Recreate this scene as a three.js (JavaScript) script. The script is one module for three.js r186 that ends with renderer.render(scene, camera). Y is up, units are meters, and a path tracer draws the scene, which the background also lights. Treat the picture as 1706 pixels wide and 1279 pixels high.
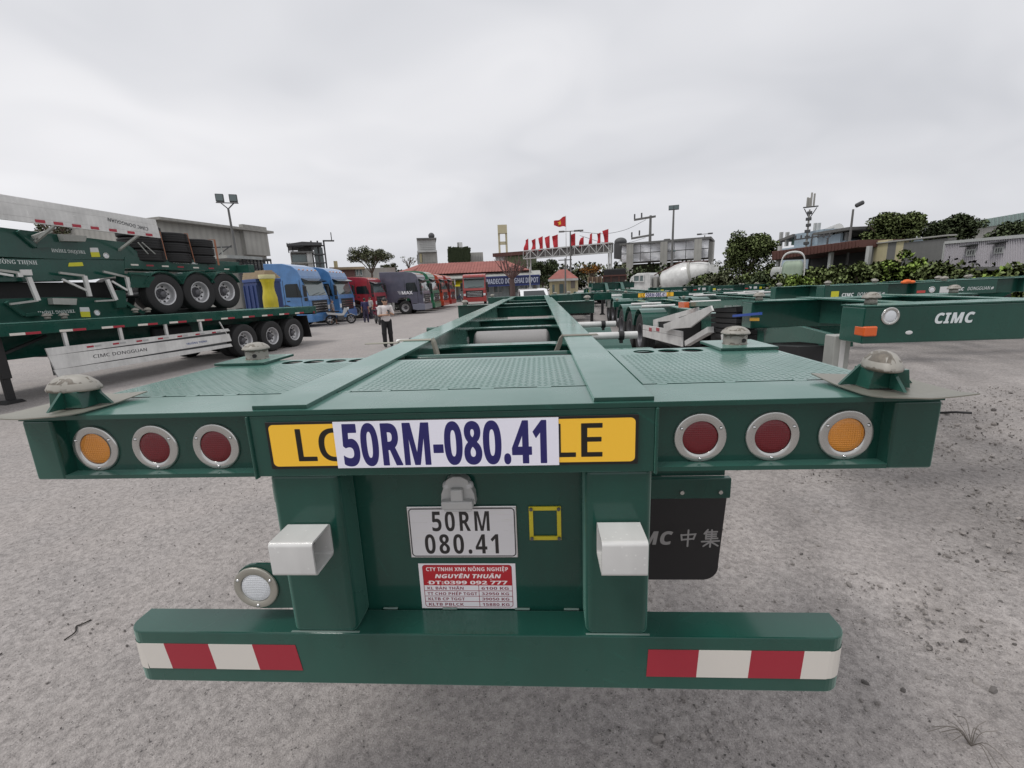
import * as THREE from 'three';
import { RoundedBoxGeometry } from 'three/addons/geometries/RoundedBoxGeometry.js';
import { mergeGeometries } from 'three/addons/utils/BufferGeometryUtils.js';
import { MarchingCubes } from 'three/addons/objects/MarchingCubes.js';

// ------------------------------------------------------------------ camera, sky, sun, exposure
const scene = new THREE.Scene();
const camera = new THREE.PerspectiveCamera(81.32, 4 / 3, 0.05, 1500);
camera.position.set(0.245, 1.93, 1.152);
camera.rotation.set(-0.2176, 0.0662, -0.0408, 'YXZ');
scene.add(camera); camera.updateMatrixWorld(true);

const renderer = new THREE.WebGLRenderer({ antialias: true });
renderer.toneMapping = THREE.LinearToneMapping;
renderer.toneMappingExposure = 1.0;
renderer.shadowMap.enabled = true;

// seeded random and tileable noise
function rng(seed) { let s = seed >>> 0; return () => { s = (s + 0x6d2b79f5) | 0; let t = Math.imul(s ^ (s >>> 15), 1 | s); t = (t + Math.imul(t ^ (t >>> 7), 61 | t)) ^ t; return ((t ^ (t >>> 14)) >>> 0) / 4294967296; }; }
const hash = (x, y, s) => { let h = Math.imul(x | 0, 374761393) ^ Math.imul(y | 0, 668265263) ^ Math.imul(s | 0, 1442695041); h = Math.imul(h ^ (h >>> 13), 1274126177); return ((h ^ (h >>> 16)) >>> 0) / 4294967296; };
const sm = (t) => t * t * (3 - 2 * t), lerp = (a, b, t) => a + (b - a) * t, clamp = (x, a = 0, b = 1) => Math.min(b, Math.max(a, x));
function vn(x, y, p, s) { // value noise, period p in both axes (0 = none)
  const x0 = Math.floor(x), y0 = Math.floor(y), fx = sm(x - x0), fy = sm(y - y0);
  const m = p ? (v) => ((v % p) + p) % p : (v) => v;
  return lerp(lerp(hash(m(x0), m(y0), s), hash(m(x0 + 1), m(y0), s), fx), lerp(hash(m(x0), m(y0 + 1), s), hash(m(x0 + 1), m(y0 + 1), s), fx), fy);
}
function fbm(x, y, p, s, o = 4) { let v = 0, a = 0.5, t = 0; for (let i = 0; i < o; i++) { v += a * vn(x, y, p, s + i); t += a; a *= 0.5; x *= 2; y *= 2; p *= 2; } return v / t; }

{ // overcast sky: a grey cloud sheet with broken, darker undersides, the same all round
  const W = 1024, Hh = 512, d = new Float32Array(W * Hh * 4);
  for (let r = 0; r < Hh; r++) for (let c = 0; c < W; c++) {
    const el = ((r + 0.5) / Hh - 0.5) * Math.PI, az = ((c + 0.5) / W - 0.5) * 2 * Math.PI, y = Math.sin(el), x = Math.cos(az) * Math.cos(el), z = Math.sin(az) * Math.cos(el);
    let k = 0.32;
    if (y > -0.02) {
      const q = 1 / (Math.max(y, 0) + 0.16), px = x * q, pz = z * q;
      const wx = fbm(px * 0.9 + 5, pz * 0.9, 0, 11, 3), big = fbm(px * 0.75 + 2 * wx, pz * 0.75 + 7 + wx, 0, 21, 5), fine = fbm(px * 2.3 + 3 * wx + 9, pz * 2.3, 0, 31, 5);
      k = 0.795 + 0.46 * (big - 0.5) + 0.04 * (fine - 0.5);
      k = lerp(0.70, k, clamp(y * 4 + 0.1));
    }
    const o = (r * W + c) * 4; const cool = clamp((0.86 - k) * 0.16, 0, 0.05); d[o] = k * (0.99 - cool); d[o + 1] = k * (0.99 - 0.4 * cool); d[o + 2] = k * (1.022 + 0.5 * cool); d[o + 3] = 1;
  }
  const t = new THREE.DataTexture(d, W, Hh, THREE.RGBAFormat, THREE.FloatType);
  t.mapping = THREE.EquirectangularReflectionMapping; t.magFilter = t.minFilter = THREE.LinearFilter; t.wrapS = THREE.RepeatWrapping; t.needsUpdate = true;
  scene.background = t; scene.environment = t;
}
const sun = new THREE.DirectionalLight(new THREE.Color().setRGB(1, 0.97, 0.93), 1.5);
sun.position.set(-30, 66, 6); sun.target.position.set(0, 0, -8); sun.castShadow = true; sun.shadow.radius = 34; sun.shadow.mapSize.set(2048, 2048);
Object.assign(sun.shadow.camera, { left: -60, right: 60, top: 60, bottom: -60, near: 1, far: 200 });
scene.add(sun, sun.target);

// ------------------------------------------------------------------ helpers: survey, mesh building, naming
const V = (x, y, z) => new THREE.Vector3(x, y, z), F = 744.5;
function ray(px, py) { return V((px - 853) / F, -(py - 639.5) / F, -1).applyQuaternion(camera.quaternion); }
const EYE = camera.position.clone();
const at = (px, py, d) => { const r = ray(px, py); return r.multiplyScalar(d / Math.hypot(r.x, r.z)).add(EYE); };           // a bearing at a horizontal distance in metres
const gp = (px, d) => { const p = at(px, 470, d); p.y = 0; return p; };                                                                              // the ground below that bearing
const lvl = (px, py, h) => { const r = ray(px, py); return r.multiplyScalar((h - EYE.y) / r.y).add(EYE); };                // a bearing down to a height
class Face { // a vertical survey plane through two ground points: gives sizes of what stands in it, in its own axes (x along, y up, z towards the camera)
  constructor(p, q) { this.p = V(p.x, 0, p.z); this.q = V(q.x, 0, q.z); this.u = this.q.clone().sub(this.p); this.w = this.u.length(); this.u.normalize(); this.n = V(-this.u.z, 0, this.u.x); this.turn = Math.atan2(-this.u.z, this.u.x); }
  at(px, py) { const r = ray(px, py), t = this.p.clone().sub(EYE).dot(this.n) / r.dot(this.n), P = r.multiplyScalar(t).add(EYE); return [P.clone().sub(this.p).dot(this.u), P.y]; }
  rect(x0, y0, x1, y1) { const a = this.at(x0, (y0 + y1) / 2)[0], b = this.at(x1, (y0 + y1) / 2)[0], c = this.at((x0 + x1) / 2, y0)[1], d = this.at((x0 + x1) / 2, y1)[1]; return [a, b, d, c]; }
}
const face = (pxL, dL, pxR, dR) => new Face(at(pxL, 470, dL), at(pxR, 470, dR));

function uvBox(g) { // uv in metres from the face's main direction
  const p = g.attributes.position, n = p.count, uv = new Float32Array(n * 2), a = V(), b = V(), c = V();
  for (let i = 0; i < n; i += 3) {
    a.fromBufferAttribute(p, i); b.fromBufferAttribute(p, i + 1).sub(a); c.fromBufferAttribute(p, i + 2).sub(a); b.cross(c);
    const ax = Math.abs(b.x), ay = Math.abs(b.y), az = Math.abs(b.z);
    for (let k = i; k < i + 3; k++) {
      const x = p.getX(k), y = p.getY(k), z = p.getZ(k);
      if (ay >= ax && ay >= az) { uv[2 * k] = x; uv[2 * k + 1] = z; } else if (ax >= az) { uv[2 * k] = z; uv[2 * k + 1] = y; } else { uv[2 * k] = x; uv[2 * k + 1] = y; }
    }
  }
  g.setAttribute('uv', new THREE.BufferAttribute(uv, 2)); return g;
}
const M4 = () => new THREE.Matrix4();
class MB {
  constructor() { this.g = []; }
  add(g, m) { if (g.index) g = g.toNonIndexed(); if (m) g.applyMatrix4(m); for (const k of Object.keys(g.attributes)) if (k !== 'position' && k !== 'normal') g.deleteAttribute(k); g.morphAttributes = {}; this.g.push(g); return this; }
  box(x0, x1, y0, y1, z0, z1) { return this.add(new THREE.BoxGeometry(Math.abs(x1 - x0), Math.abs(y1 - y0), Math.abs(z1 - z0)).translate((x0 + x1) / 2, (y0 + y1) / 2, (z0 + z1) / 2)); }
  rb(x0, x1, y0, y1, z0, z1, r = 0.006, s = 2) { const w = Math.abs(x1 - x0), h = Math.abs(y1 - y0), d = Math.abs(z1 - z0); return this.add(new RoundedBoxGeometry(w, h, d, s, Math.min(r, w / 2.1, h / 2.1, d / 2.1)).translate((x0 + x1) / 2, (y0 + y1) / 2, (z0 + z1) / 2)); }
  bar(p, q, w, h = w, up = V(0, 1, 0)) { // square bar from p to q
    const d = q.clone().sub(p), L = d.length(), z = d.normalize(); let x = up.clone().cross(z); if (x.lengthSq() < 1e-6) x = V(1, 0, 0).cross(z); x.normalize(); const y = z.clone().cross(x);
    return this.add(new THREE.BoxGeometry(w, h, L), M4().makeBasis(x, y, z).setPosition(p.clone().add(q).multiplyScalar(0.5)));
  }
  cyl(p, q, r0, r1 = r0, seg = 12, open = false) { const d = q.clone().sub(p), L = d.length(); return this.add(new THREE.CylinderGeometry(r1, r0, L, seg, 1, open), M4().compose(p.clone().add(q).multiplyScalar(0.5), new THREE.Quaternion().setFromUnitVectors(V(0, 1, 0), d.normalize()), V(1, 1, 1))); }
  tube(pts, r, n = 16, s = 6) { return this.add(new THREE.TubeGeometry(new THREE.CatmullRomCurve3(pts), n, r, s)); }
  lathe(prof, seg, m) { return this.add(new THREE.LatheGeometry(prof.map((a) => new THREE.Vector2(a[0], a[1])), seg), m); }
  ext(pts, depth, m, bevel = 0, holes = []) { // outline pulled along +z
    const s = new THREE.Shape(pts.map((a) => new THREE.Vector2(a[0], a[1])));
    for (const [hx, hy, hr] of holes) { const h = new THREE.Path(); h.absarc(hx, hy, hr, 0, 2 * Math.PI, true); s.holes.push(h); }
    return this.add(new THREE.ExtrudeGeometry(s, { depth, bevelEnabled: bevel > 0, bevelSize: bevel, bevelThickness: bevel, bevelSegments: 2, curveSegments: 16 }), m);
  }
  sph(x, y, z, r, sx = 1, sy = 1, sz = 1, a = 12, b = 8) { return this.add(new THREE.SphereGeometry(r, a, b).scale(sx, sy, sz).translate(x, y, z)); }
  quad(a, b, c, d) { const g = new THREE.BufferGeometry(); g.setAttribute('position', new THREE.Float32BufferAttribute([...a, ...b, ...c, ...a, ...c, ...d], 3)); g.computeVertexNormals(); return this.add(g); }
  geo() { const g = uvBox(mergeGeometries(this.g)); return g; }
  build(name, mat, parent) { const m = new THREE.Mesh(this.geo(), mat); m.name = name; m.castShadow = m.receiveShadow = true; (parent || scene).add(m); return m; }
}
const mb = () => new MB();
const rotX = (a) => M4().makeRotationX(a), rotY = (a) => M4().makeRotationY(a), rotZ = (a) => M4().makeRotationZ(a), tr = (x, y, z) => M4().makeTranslation(x, y, z);

const used = new Map();
function numbered(n) { const k = used.get(n) || 0; used.set(n, k + 1); return k ? `${n}_${String(k).padStart(3, '0')}` : n; }
function tag(o, label, category, group) { o.userData.label = label; o.userData.category = category; if (group) o.userData.group = group; return o; }
function thing(name, label, category, p = V(0, 0, 0), turn = 0, group) { const o = new THREE.Group(); o.name = numbered(name); o.position.copy(p); o.rotation.y = turn; scene.add(o); return tag(o, label, category, group); }
function one(b, name, mat, label, category, group) { const m = b.build(numbered(name), mat); return tag(m, label, category, group); }
function copyOf(src, label, p, turn, group) { const c = src.clone(); c.name = numbered(src.name.replace(/_\d{3}$/, '')); c.position.copy(p); c.rotation.y = turn; scene.add(c); return tag(c, label, src.userData.category, group); }
const struct = (o) => { o.userData.kind = 'structure'; return o; };

// ------------------------------------------------------------------ materials
function dataTex(n, f, rep) { const d = new Uint8Array(n * n * 4); for (let y = 0; y < n; y++) for (let x = 0; x < n; x++) { const v = f(x / n, y / n, x, y), o = (y * n + x) * 4; if (v.length) { d[o] = clamp(v[0]) * 255; d[o + 1] = clamp(v[1]) * 255; d[o + 2] = clamp(v[2]) * 255; } else d[o] = d[o + 1] = d[o + 2] = clamp(v) * 255; d[o + 3] = 255; }
  const t = new THREE.DataTexture(d, n, n); t.wrapS = t.wrapT = THREE.RepeatWrapping; t.magFilter = THREE.LinearFilter; t.minFilter = THREE.LinearMipmapLinearFilter; t.repeat.set(rep, rep); t.needsUpdate = true; return t; }
const scuffs = (() => { const r = rng(15), o = []; for (let i = 0; i < 46; i++) { const x = r(), y = r(), a = r() * 6.28, l = 0.015 + 0.07 * r() * r(); o.push([x, y, Math.cos(a), Math.sin(a), l, 0.0008 + 0.0012 * r()]); } return o; })();
const grime = dataTex(512, (u, v, x, y) => { // patchy road film, rain runs, specks and scuffs in the paint
  const a = fbm(u * 8, v * 8, 8, 3, 5), b = fbm(u * 40, v * 6, 2, 9, 3), s = hash(x, y, 5); let k = 0.76 + 0.36 * (a - 0.5) + 0.2 * (b - 0.5) + (s > 0.99 ? 0.2 : 0), w = 0;
  for (const [sx, sy, cx, cy, l, t] of scuffs) { const dx = u - sx, dy = v - sy, q = dx * cx + dy * cy; if (q > 0 && q < l && Math.abs(dy * cx - dx * cy) < t) w = 0.26; }
  k += w; return [k, k, k]; }, 0.5);
const roughTex = dataTex(256, (u, v) => 0.62 + 0.7 * (fbm(u * 6, v * 6, 6, 44, 5) - 0.5), 0.7);
const mottled = dataTex(512, (u, v, x, y) => 0.8 + 0.34 * (fbm(u * 6, v * 6, 6, 13, 6) - 0.5) + 0.06 * (hash(x, y, 3) - 0.5), 0.25);
const streaked = dataTex(512, (u, v) => { const a = fbm(u * 24, v * 2, 2, 71, 4), b = fbm(u * 5, v * 5, 5, 17, 5); return 0.78 + 0.3 * (a - 0.5) + 0.36 * (b - 0.5); }, 0.16);
const C = (r, g, b) => new THREE.Color().setRGB(r, g, b);
const std = (r, g, b, rough = 0.7, o = {}) => new THREE.MeshStandardMaterial({ color: C(r, g, b), roughness: rough, ...o });
const phy = (r, g, b, rough, o = {}) => new THREE.MeshPhysicalMaterial({ color: C(r, g, b), roughness: rough, ...o });
const lensBump = dataTex(128, (u, v) => { const n = 14, fx = u * n % 1 - 0.5, fy = v * n % 1 - 0.5; return 1 - 2 * (fx * fx + fy * fy) + 0.2 * vn(u * 20, v * 20, 20, 8); }, 12);
const M = {
  green: phy(0.002, 0.064, 0.045, 0.5, { map: grime, roughnessMap: roughTex, specularIntensity: 0.4, clearcoat: 0.75, clearcoatRoughness: 0.12, sheen: 0.6, sheenColor: C(0.5, 1, 0.84), sheenRoughness: 1 }),
  grey: std(0.45, 0.46, 0.43, 0.55, { map: grime }),
  whitePaint: phy(0.82, 0.82, 0.8, 0.4, { map: grime, clearcoat: 0.3 }),
  cast: std(0.33, 0.32, 0.295, 0.5, { map: dataTex(256, (u, v) => { const a = fbm(u * 6, v * 6, 6, 61, 6), b = fbm(u * 14, v * 14, 14, 67, 4), k = a < 0.47 ? 0.22 + 0.4 * b : a < 0.51 ? 0.7 : 0.85 + 0.15 * b; return [k, k * (a < 0.47 ? 0.9 : 0.98), k * (a < 0.47 ? 0.78 : 0.94)]; }, 7) }),
  bentSteel: phy(0.33, 0.32, 0.27, 0.4, { map: mottled, metalness: 0.5 }),
  steel: std(0.55, 0.55, 0.53, 0.34, { metalness: 0.85, roughnessMap: roughTex }),
  chrome: std(0.7, 0.7, 0.7, 0.2, { metalness: 1 }),
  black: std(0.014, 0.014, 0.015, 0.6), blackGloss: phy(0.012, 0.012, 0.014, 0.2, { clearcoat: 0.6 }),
  rubber: std(0.022, 0.022, 0.023, 0.75, { map: mottled }), flap: std(0.022, 0.02, 0.021, 0.55, { map: streaked }),
  rim: std(0.55, 0.55, 0.56, 0.42, { metalness: 0.55 }), rimDark: std(0.12, 0.12, 0.13, 0.5, { metalness: 0.5 }),
  amber: phy(0.72, 0.27, 0.025, 0.25, { bumpMap: lensBump, bumpScale: 0.002, clearcoat: 0.6 }), redLens: phy(0.15, 0.006, 0.011, 0.35, { bumpMap: lensBump, bumpScale: 0.001, clearcoat: 0.15 }),
  clearLens: phy(0.72, 0.75, 0.78, 0.18, { bumpMap: lensBump, bumpScale: 0.002, clearcoat: 0.8 }), yellow: phy(0.72, 0.6, 0.03, 0.4, { map: grime }),
  orangeLamp: phy(0.7, 0.12, 0.02, 0.25, { clearcoat: 0.6 }), strap: std(0.3, 0.29, 0.24, 0.9), strapOrange: std(0.34, 0.15, 0.09, 0.85),
  concrete: std(0.43, 0.425, 0.395, 0.9, { map: streaked }), concreteDark: std(0.19, 0.19, 0.185, 0.9, { map: streaked }), plaster: std(0.55, 0.56, 0.55, 0.85, { map: streaked }),
  cream: std(0.6, 0.54, 0.34, 0.85, { map: streaked }), paleBlue: std(0.42, 0.52, 0.6, 0.85, { map: streaked }), roofRed: std(0.36, 0.13, 0.11, 0.8, { map: mottled }), rust: std(0.12, 0.05, 0.04, 0.85, { map: streaked }),
  glassDark: phy(0.012, 0.018, 0.02, 0.12), glassPale: phy(0.1, 0.14, 0.14, 0.06, { clearcoat: 0.6 }), doorPaint: std(0.24, 0.215, 0.19, 0.6, { map: streaked }),
  bark: std(0.12, 0.09, 0.07, 0.9), timber: std(0.42, 0.33, 0.22, 0.85, { map: streaked }), steelDark: std(0.07, 0.072, 0.075, 0.6),
};
// ------------------------------------------------------------------ lettering and print (flat graphics on stickers, plates and panels)
function glyphs(c, text, x, y, size, font, o = {}) { // one line, width o.w if given; Vietnamese marks are drawn over the plain letters
  c.save(); c.translate(x, y); c.font = `${font.replace('#', size + 'px')}`; c.textBaseline = 'alphabetic'; c.lineJoin = 'round';
  const letters = []; for (const ch of text.normalize('NFD')) { const k = ch.codePointAt(0); if (k >= 0x300 && k < 0x370) letters[letters.length - 1][1].push(k); else letters.push([ch, []]); }
  const base = letters.map((l) => l[0] === 'Đ' ? 'D' : l[0]).join(''), gap = o.gap || 0, w = c.measureText(base).width + gap * (letters.length - 1), k = o.w ? o.w / w : 1;
  c.scale(k, o.sy || 1); if (o.skew) c.transform(1, 0, -o.skew, 1, 0, 0);
  if (o.align === 'center') c.translate(-w / 2, 0);
  let p = 0; c.lineWidth = size * 0.085; c.strokeStyle = c.fillStyle;
  for (const [ch, marks] of letters) {
    const b = ch === 'Đ' ? 'D' : ch, cw = c.measureText(b).width; c.fillText(b, p, 0); if (o.bold) { c.lineWidth = size * o.bold; c.strokeText(b, p, 0); c.lineWidth = size * 0.085; }
    const line = (...q) => { c.beginPath(); c.moveTo(p + cw / 2 + q[0] * size, q[1] * size); for (let i = 2; i < q.length; i += 2) c.lineTo(p + cw / 2 + q[i] * size, q[i + 1] * size); c.stroke(); };
    if (ch === 'Đ') line(-0.42, -0.36, -0.08, -0.36);
    for (const m of marks) {
      if (m === 0x302) line(-0.16, -0.78, 0, -0.9, 0.16, -0.78); if (m === 0x300) line(-0.12, -0.98, 0.06, -0.84); if (m === 0x301) line(0.02, -0.84, 0.2, -0.98); if (m === 0x303) line(-0.2, -0.95, -0.06, -1.03, 0.06, -0.95, 0.2, -1.03);
      if (m === 0x309) line(-0.04, -1.0, 0.1, -0.97, 0.02, -0.84); if (m === 0x31b) line(cw / size / 2 - 0.08, -0.7, cw / size / 2 + 0.04, -0.84);
      if (m === 0x323) { c.beginPath(); c.arc(p + cw / 2, 0.16 * size, size * 0.07, 0, 7); c.fill(); }
    }
    p += cw + gap;
  }
  c.restore();
}
const BOLD = 'bold # sans-serif', REG = '# sans-serif';
function canvasTex(w, h, draw) { const c = document.createElement('canvas'); c.width = w; c.height = h; draw(c.getContext('2d'), w, h); const t = new THREE.CanvasTexture(c); t.colorSpace = THREE.SRGBColorSpace; return t; }
function planeMesh(name, w, h, mat, parent, x, y, z, ry = 0, rx = 0) { const m = new THREE.Mesh(new THREE.PlaneGeometry(w, h), mat); m.name = name; m.position.set(x, y, z); m.rotation.set(rx, ry, 0, 'YXZ'); m.castShadow = m.receiveShadow = true; (parent || scene).add(m); return m; }
const print = (tex, rough = 0.45, clear = false) => new THREE.MeshStandardMaterial({ map: tex, roughness: rough, transparent: clear });
function cimc(c, x, y, s, col) { // slanted wordmark
  c.fillStyle = col; glyphs(c, 'CIMC', x, y, s, BOLD, { skew: 0.16, bold: 0.05, gap: s * 0.05 });
}
function zhongji(c, x, y, s, col) { // the two brush-drawn characters after the wordmark, stroke by stroke
  c.save(); c.translate(x, y); c.scale(s, s); c.strokeStyle = col; c.lineWidth = 0.1; c.lineCap = 'round'; const L = (...q) => { c.beginPath(); c.moveTo(q[0], q[1]); for (let i = 2; i < q.length; i += 2) c.lineTo(q[i], q[i + 1]); c.stroke(); };
  L(0.12, 0.3, 0.16, 0.62); L(0.12, 0.32, 0.88, 0.26, 0.78, 0.56); L(0.16, 0.6, 0.8, 0.54); L(0.5, 0.02, 0.48, 1.0);
  c.translate(1.2, 0); L(0.34, 0, 0.16, 0.24); L(0.26, 0.16, 0.26, 0.56); L(0.28, 0.14, 0.84, 0.12); L(0.28, 0.28, 0.8, 0.26); L(0.28, 0.41, 0.8, 0.39); L(0.26, 0.55, 0.88, 0.52); L(0.56, 0.02, 0.56, 0.54); L(0.04, 0.72, 0.98, 0.68); L(0.52, 0.56, 0.5, 1.05); L(0.46, 0.76, 0.14, 1.0); L(0.58, 0.76, 0.92, 0.98);
  c.restore();
}
const navy = '#231f63';
const TEX = {
  long: canvasTex(1224, 176, (c, w, h) => {
    c.fillStyle = '#15130f'; c.fillRect(0, 0, w, h); c.fillStyle = '#ffc83a'; c.beginPath(); c.roundRect(9, 9, w - 18, h - 18, 16); c.fill(); c.fillStyle = '#15120d';
    glyphs(c, 'LO', 84, 146, 164, REG, { w: 206, bold: 0.024 }); glyphs(c, 'LE', 944, 146, 164, REG, { w: 176, bold: 0.024 });
  }),
  number: canvasTex(1240, 272, (c, w, h) => { c.fillStyle = '#f0effa'; c.fillRect(0, 0, w, h); c.fillStyle = navy; glyphs(c, '50RM-080.41', 36, 255, 332, BOLD, { w: w - 74, bold: 0.03 }); }),
  plate: canvasTex(680, 344, (c, w, h) => {
    c.fillStyle = '#d6d4d6'; c.fillRect(0, 0, w, h); const r = rng(5); for (let i = 0; i < 60; i++) { c.fillStyle = `rgba(${150 + 60 * r()},${150 + 60 * r()},155,0.10)`; c.fillRect(w * r(), h * r(), 20 + 120 * r(), 2 + 4 * r()); }
    c.lineWidth = 7; c.strokeStyle = '#2b2a2b'; c.beginPath(); c.roundRect(6, 6, w - 12, h - 12, 22); c.stroke(); c.fillStyle = '#282526';
    glyphs(c, '50RM', 144, 160, 190, BOLD, { w: 384, gap: 20 }); glyphs(c, '080.41', 88, 320, 190, BOLD, { w: 500, gap: 20 });
  }),
  load: canvasTex(640, 336, (c, w, h) => {
    c.fillStyle = '#e6e2e6'; c.fillRect(0, 0, w, h); c.fillStyle = '#b3222c'; c.beginPath(); c.roundRect(26, 12, w - 52, 150, [20, 20, 0, 0]); c.fill(); c.fillStyle = '#f1e9e9';
    glyphs(c, 'CTY TNHH XNK NÔNG NGHIỆP', w / 2, 56, 40, BOLD, { align: 'center', w: 546 }); glyphs(c, 'NGUYÊN THUẬN', w / 2, 108, 40, BOLD, { align: 'center', w: 440, skew: 0.2, bold: 0.03 }); glyphs(c, 'ĐT:0399 092 777', w / 2, 154, 36, BOLD, { align: 'center', w: 530, bold: 0.03 });
    c.strokeStyle = '#8c2a3a'; c.lineWidth = 4; c.beginPath(); c.roundRect(26, 12, w - 52, h - 24, 20); c.moveTo(392, 162); c.lineTo(392, h - 12); for (let i = 1; i < 4; i++) { c.moveTo(26, 162 + i * 40.5); c.lineTo(w - 26, 162 + i * 40.5); } c.stroke(); c.fillStyle = '#7d2338';
    [['KL BẢN THÂN', '6100 KG', 250], ['TT CHO PHÉP TGGT', '32950 KG', 336], ['KLTB CP TGGT', '39050 KG', 250], ['KLTB PBLCK', '15880 KG', 240]].forEach((q, i) => { glyphs(c, q[0], 44, 194 + i * 40.5, 29, BOLD, { w: q[2] }); glyphs(c, q[1], 408, 194 + i * 40.5, 29, BOLD, { w: 186 }); });
  }),
  flap: canvasTex(1024, 300, (c) => { cimc(c, 84, 208, 178, '#9a9897'); zhongji(c, 640, 64, 165, '#9a9897'); }),
  cimcBig: canvasTex(512, 160, (c) => cimc(c, 26, 134, 150, '#d8dfe0')),
  dong: canvasTex(1024, 128, (c) => { cimc(c, 16, 100, 100, '#dfe4e4'); c.fillStyle = '#dfe4e4'; glyphs(c, 'DONGGUAN', 372, 100, 104, REG, { w: 540, skew: 0.2 }); c.beginPath(); c.ellipse(970, 70, 40, 26, -0.6, 0, 7); c.globalAlpha = 0.7; c.fill(); }),
  guard: canvasTex(1024, 96, (c) => { c.fillStyle = '#2c2d33'; glyphs(c, 'CIMC DONGGUAN', 10, 78, 84, REG, { w: 1000, bold: 0.012 }); }),
  thinh: canvasTex(512, 80, (c) => { c.fillStyle = '#33518f'; glyphs(c, 'TRƯỜNG THỊNH', 10, 64, 58, BOLD, { w: 490 }); }),
  thinhWhite: canvasTex(512, 80, (c) => { c.fillStyle = '#cfd6d4'; glyphs(c, 'TRƯỜNG THỊNH', 10, 64, 60, 'bold # serif', { w: 490 }); }),
  depot: canvasTex(1536, 128, (c, w, h) => { c.fillStyle = '#1c2750'; c.fillRect(0, 0, w, h); c.fillStyle = '#b9c0d0'; glyphs(c, 'VIMADECO DONGHAI DEPOT', 24, 104, 112, BOLD, { w: w - 48 }); }),
  max: canvasTex(512, 144, (c) => { c.fillStyle = '#e6e6ea'; glyphs(c, 'MAX', 130, 120, 128, BOLD, { skew: -0.08, bold: 0.03, w: 340 }); c.lineWidth = 8; c.strokeStyle = '#d6d6dc'; for (let i = 0; i < 4; i++) { c.beginPath(); c.moveTo(14 + i * 26, 18); c.lineTo(70 + i * 16, 118); c.stroke(); } }),
  tape: canvasTex(256, 160, (c, w, h) => { c.fillStyle = '#d9d4cc'; c.fillRect(0, 0, w, h); c.strokeStyle = 'rgba(150,140,140,0.5)'; c.lineWidth = 2; for (let i = 0; i < 5; i++) { c.beginPath(); c.moveTo(0, 30 * i + 14); c.lineTo(w, 30 * i + 14); c.stroke(); } }),
};
const tapeWhite = print(TEX.tape, 0.35), tapeRed = std(0.36, 0.022, 0.04, 0.35), stickerYellow = std(0.6, 0.58, 0.03, 0.5), stickerWhite = std(0.65, 0.66, 0.66, 0.5), stickerRed = std(0.5, 0.06, 0.05, 0.5);

// ------------------------------------------------------------------ ground: one sheet to the horizon, worn concrete with grit
const groundMap = dataTex(2048, (u, v, x, y) => {
  const a = fbm(u * 10, v * 10, 10, 101, 5), b = fbm(u * 210, v * 210, 210, 121, 2), g = hash(x, y, 9), g2 = hash(x >> 1, y >> 1, 19), g3 = hash(x >> 2, y >> 2, 29);
  let k = 0.70 + 0.12 * (a - 0.5) + 0.42 * (b - 0.5) + 0.26 * (g - 0.5) + 0.22 * (g2 - 0.5);
  if (g2 > 0.985) k += 0.22; if (g2 < 0.012) k -= 0.3; if (g3 > 0.9965) k += 0.2; if (g3 < 0.003) k -= 0.34;
  const w = 0.02 * (a - 0.5); return [k * (1.01 + w), k * 0.99, k * (0.98 - w)];
}, 1 / 5);
const groundBump = dataTex(1024, (u, v, x, y) => 0.6 * fbm(u * 110, v * 110, 110, 201, 3) + 0.06 * fbm(u * 16, v * 16, 16, 211, 3) + 0.25 * hash(x >> 1, y >> 1, 4), 1 / 2.5);
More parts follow.
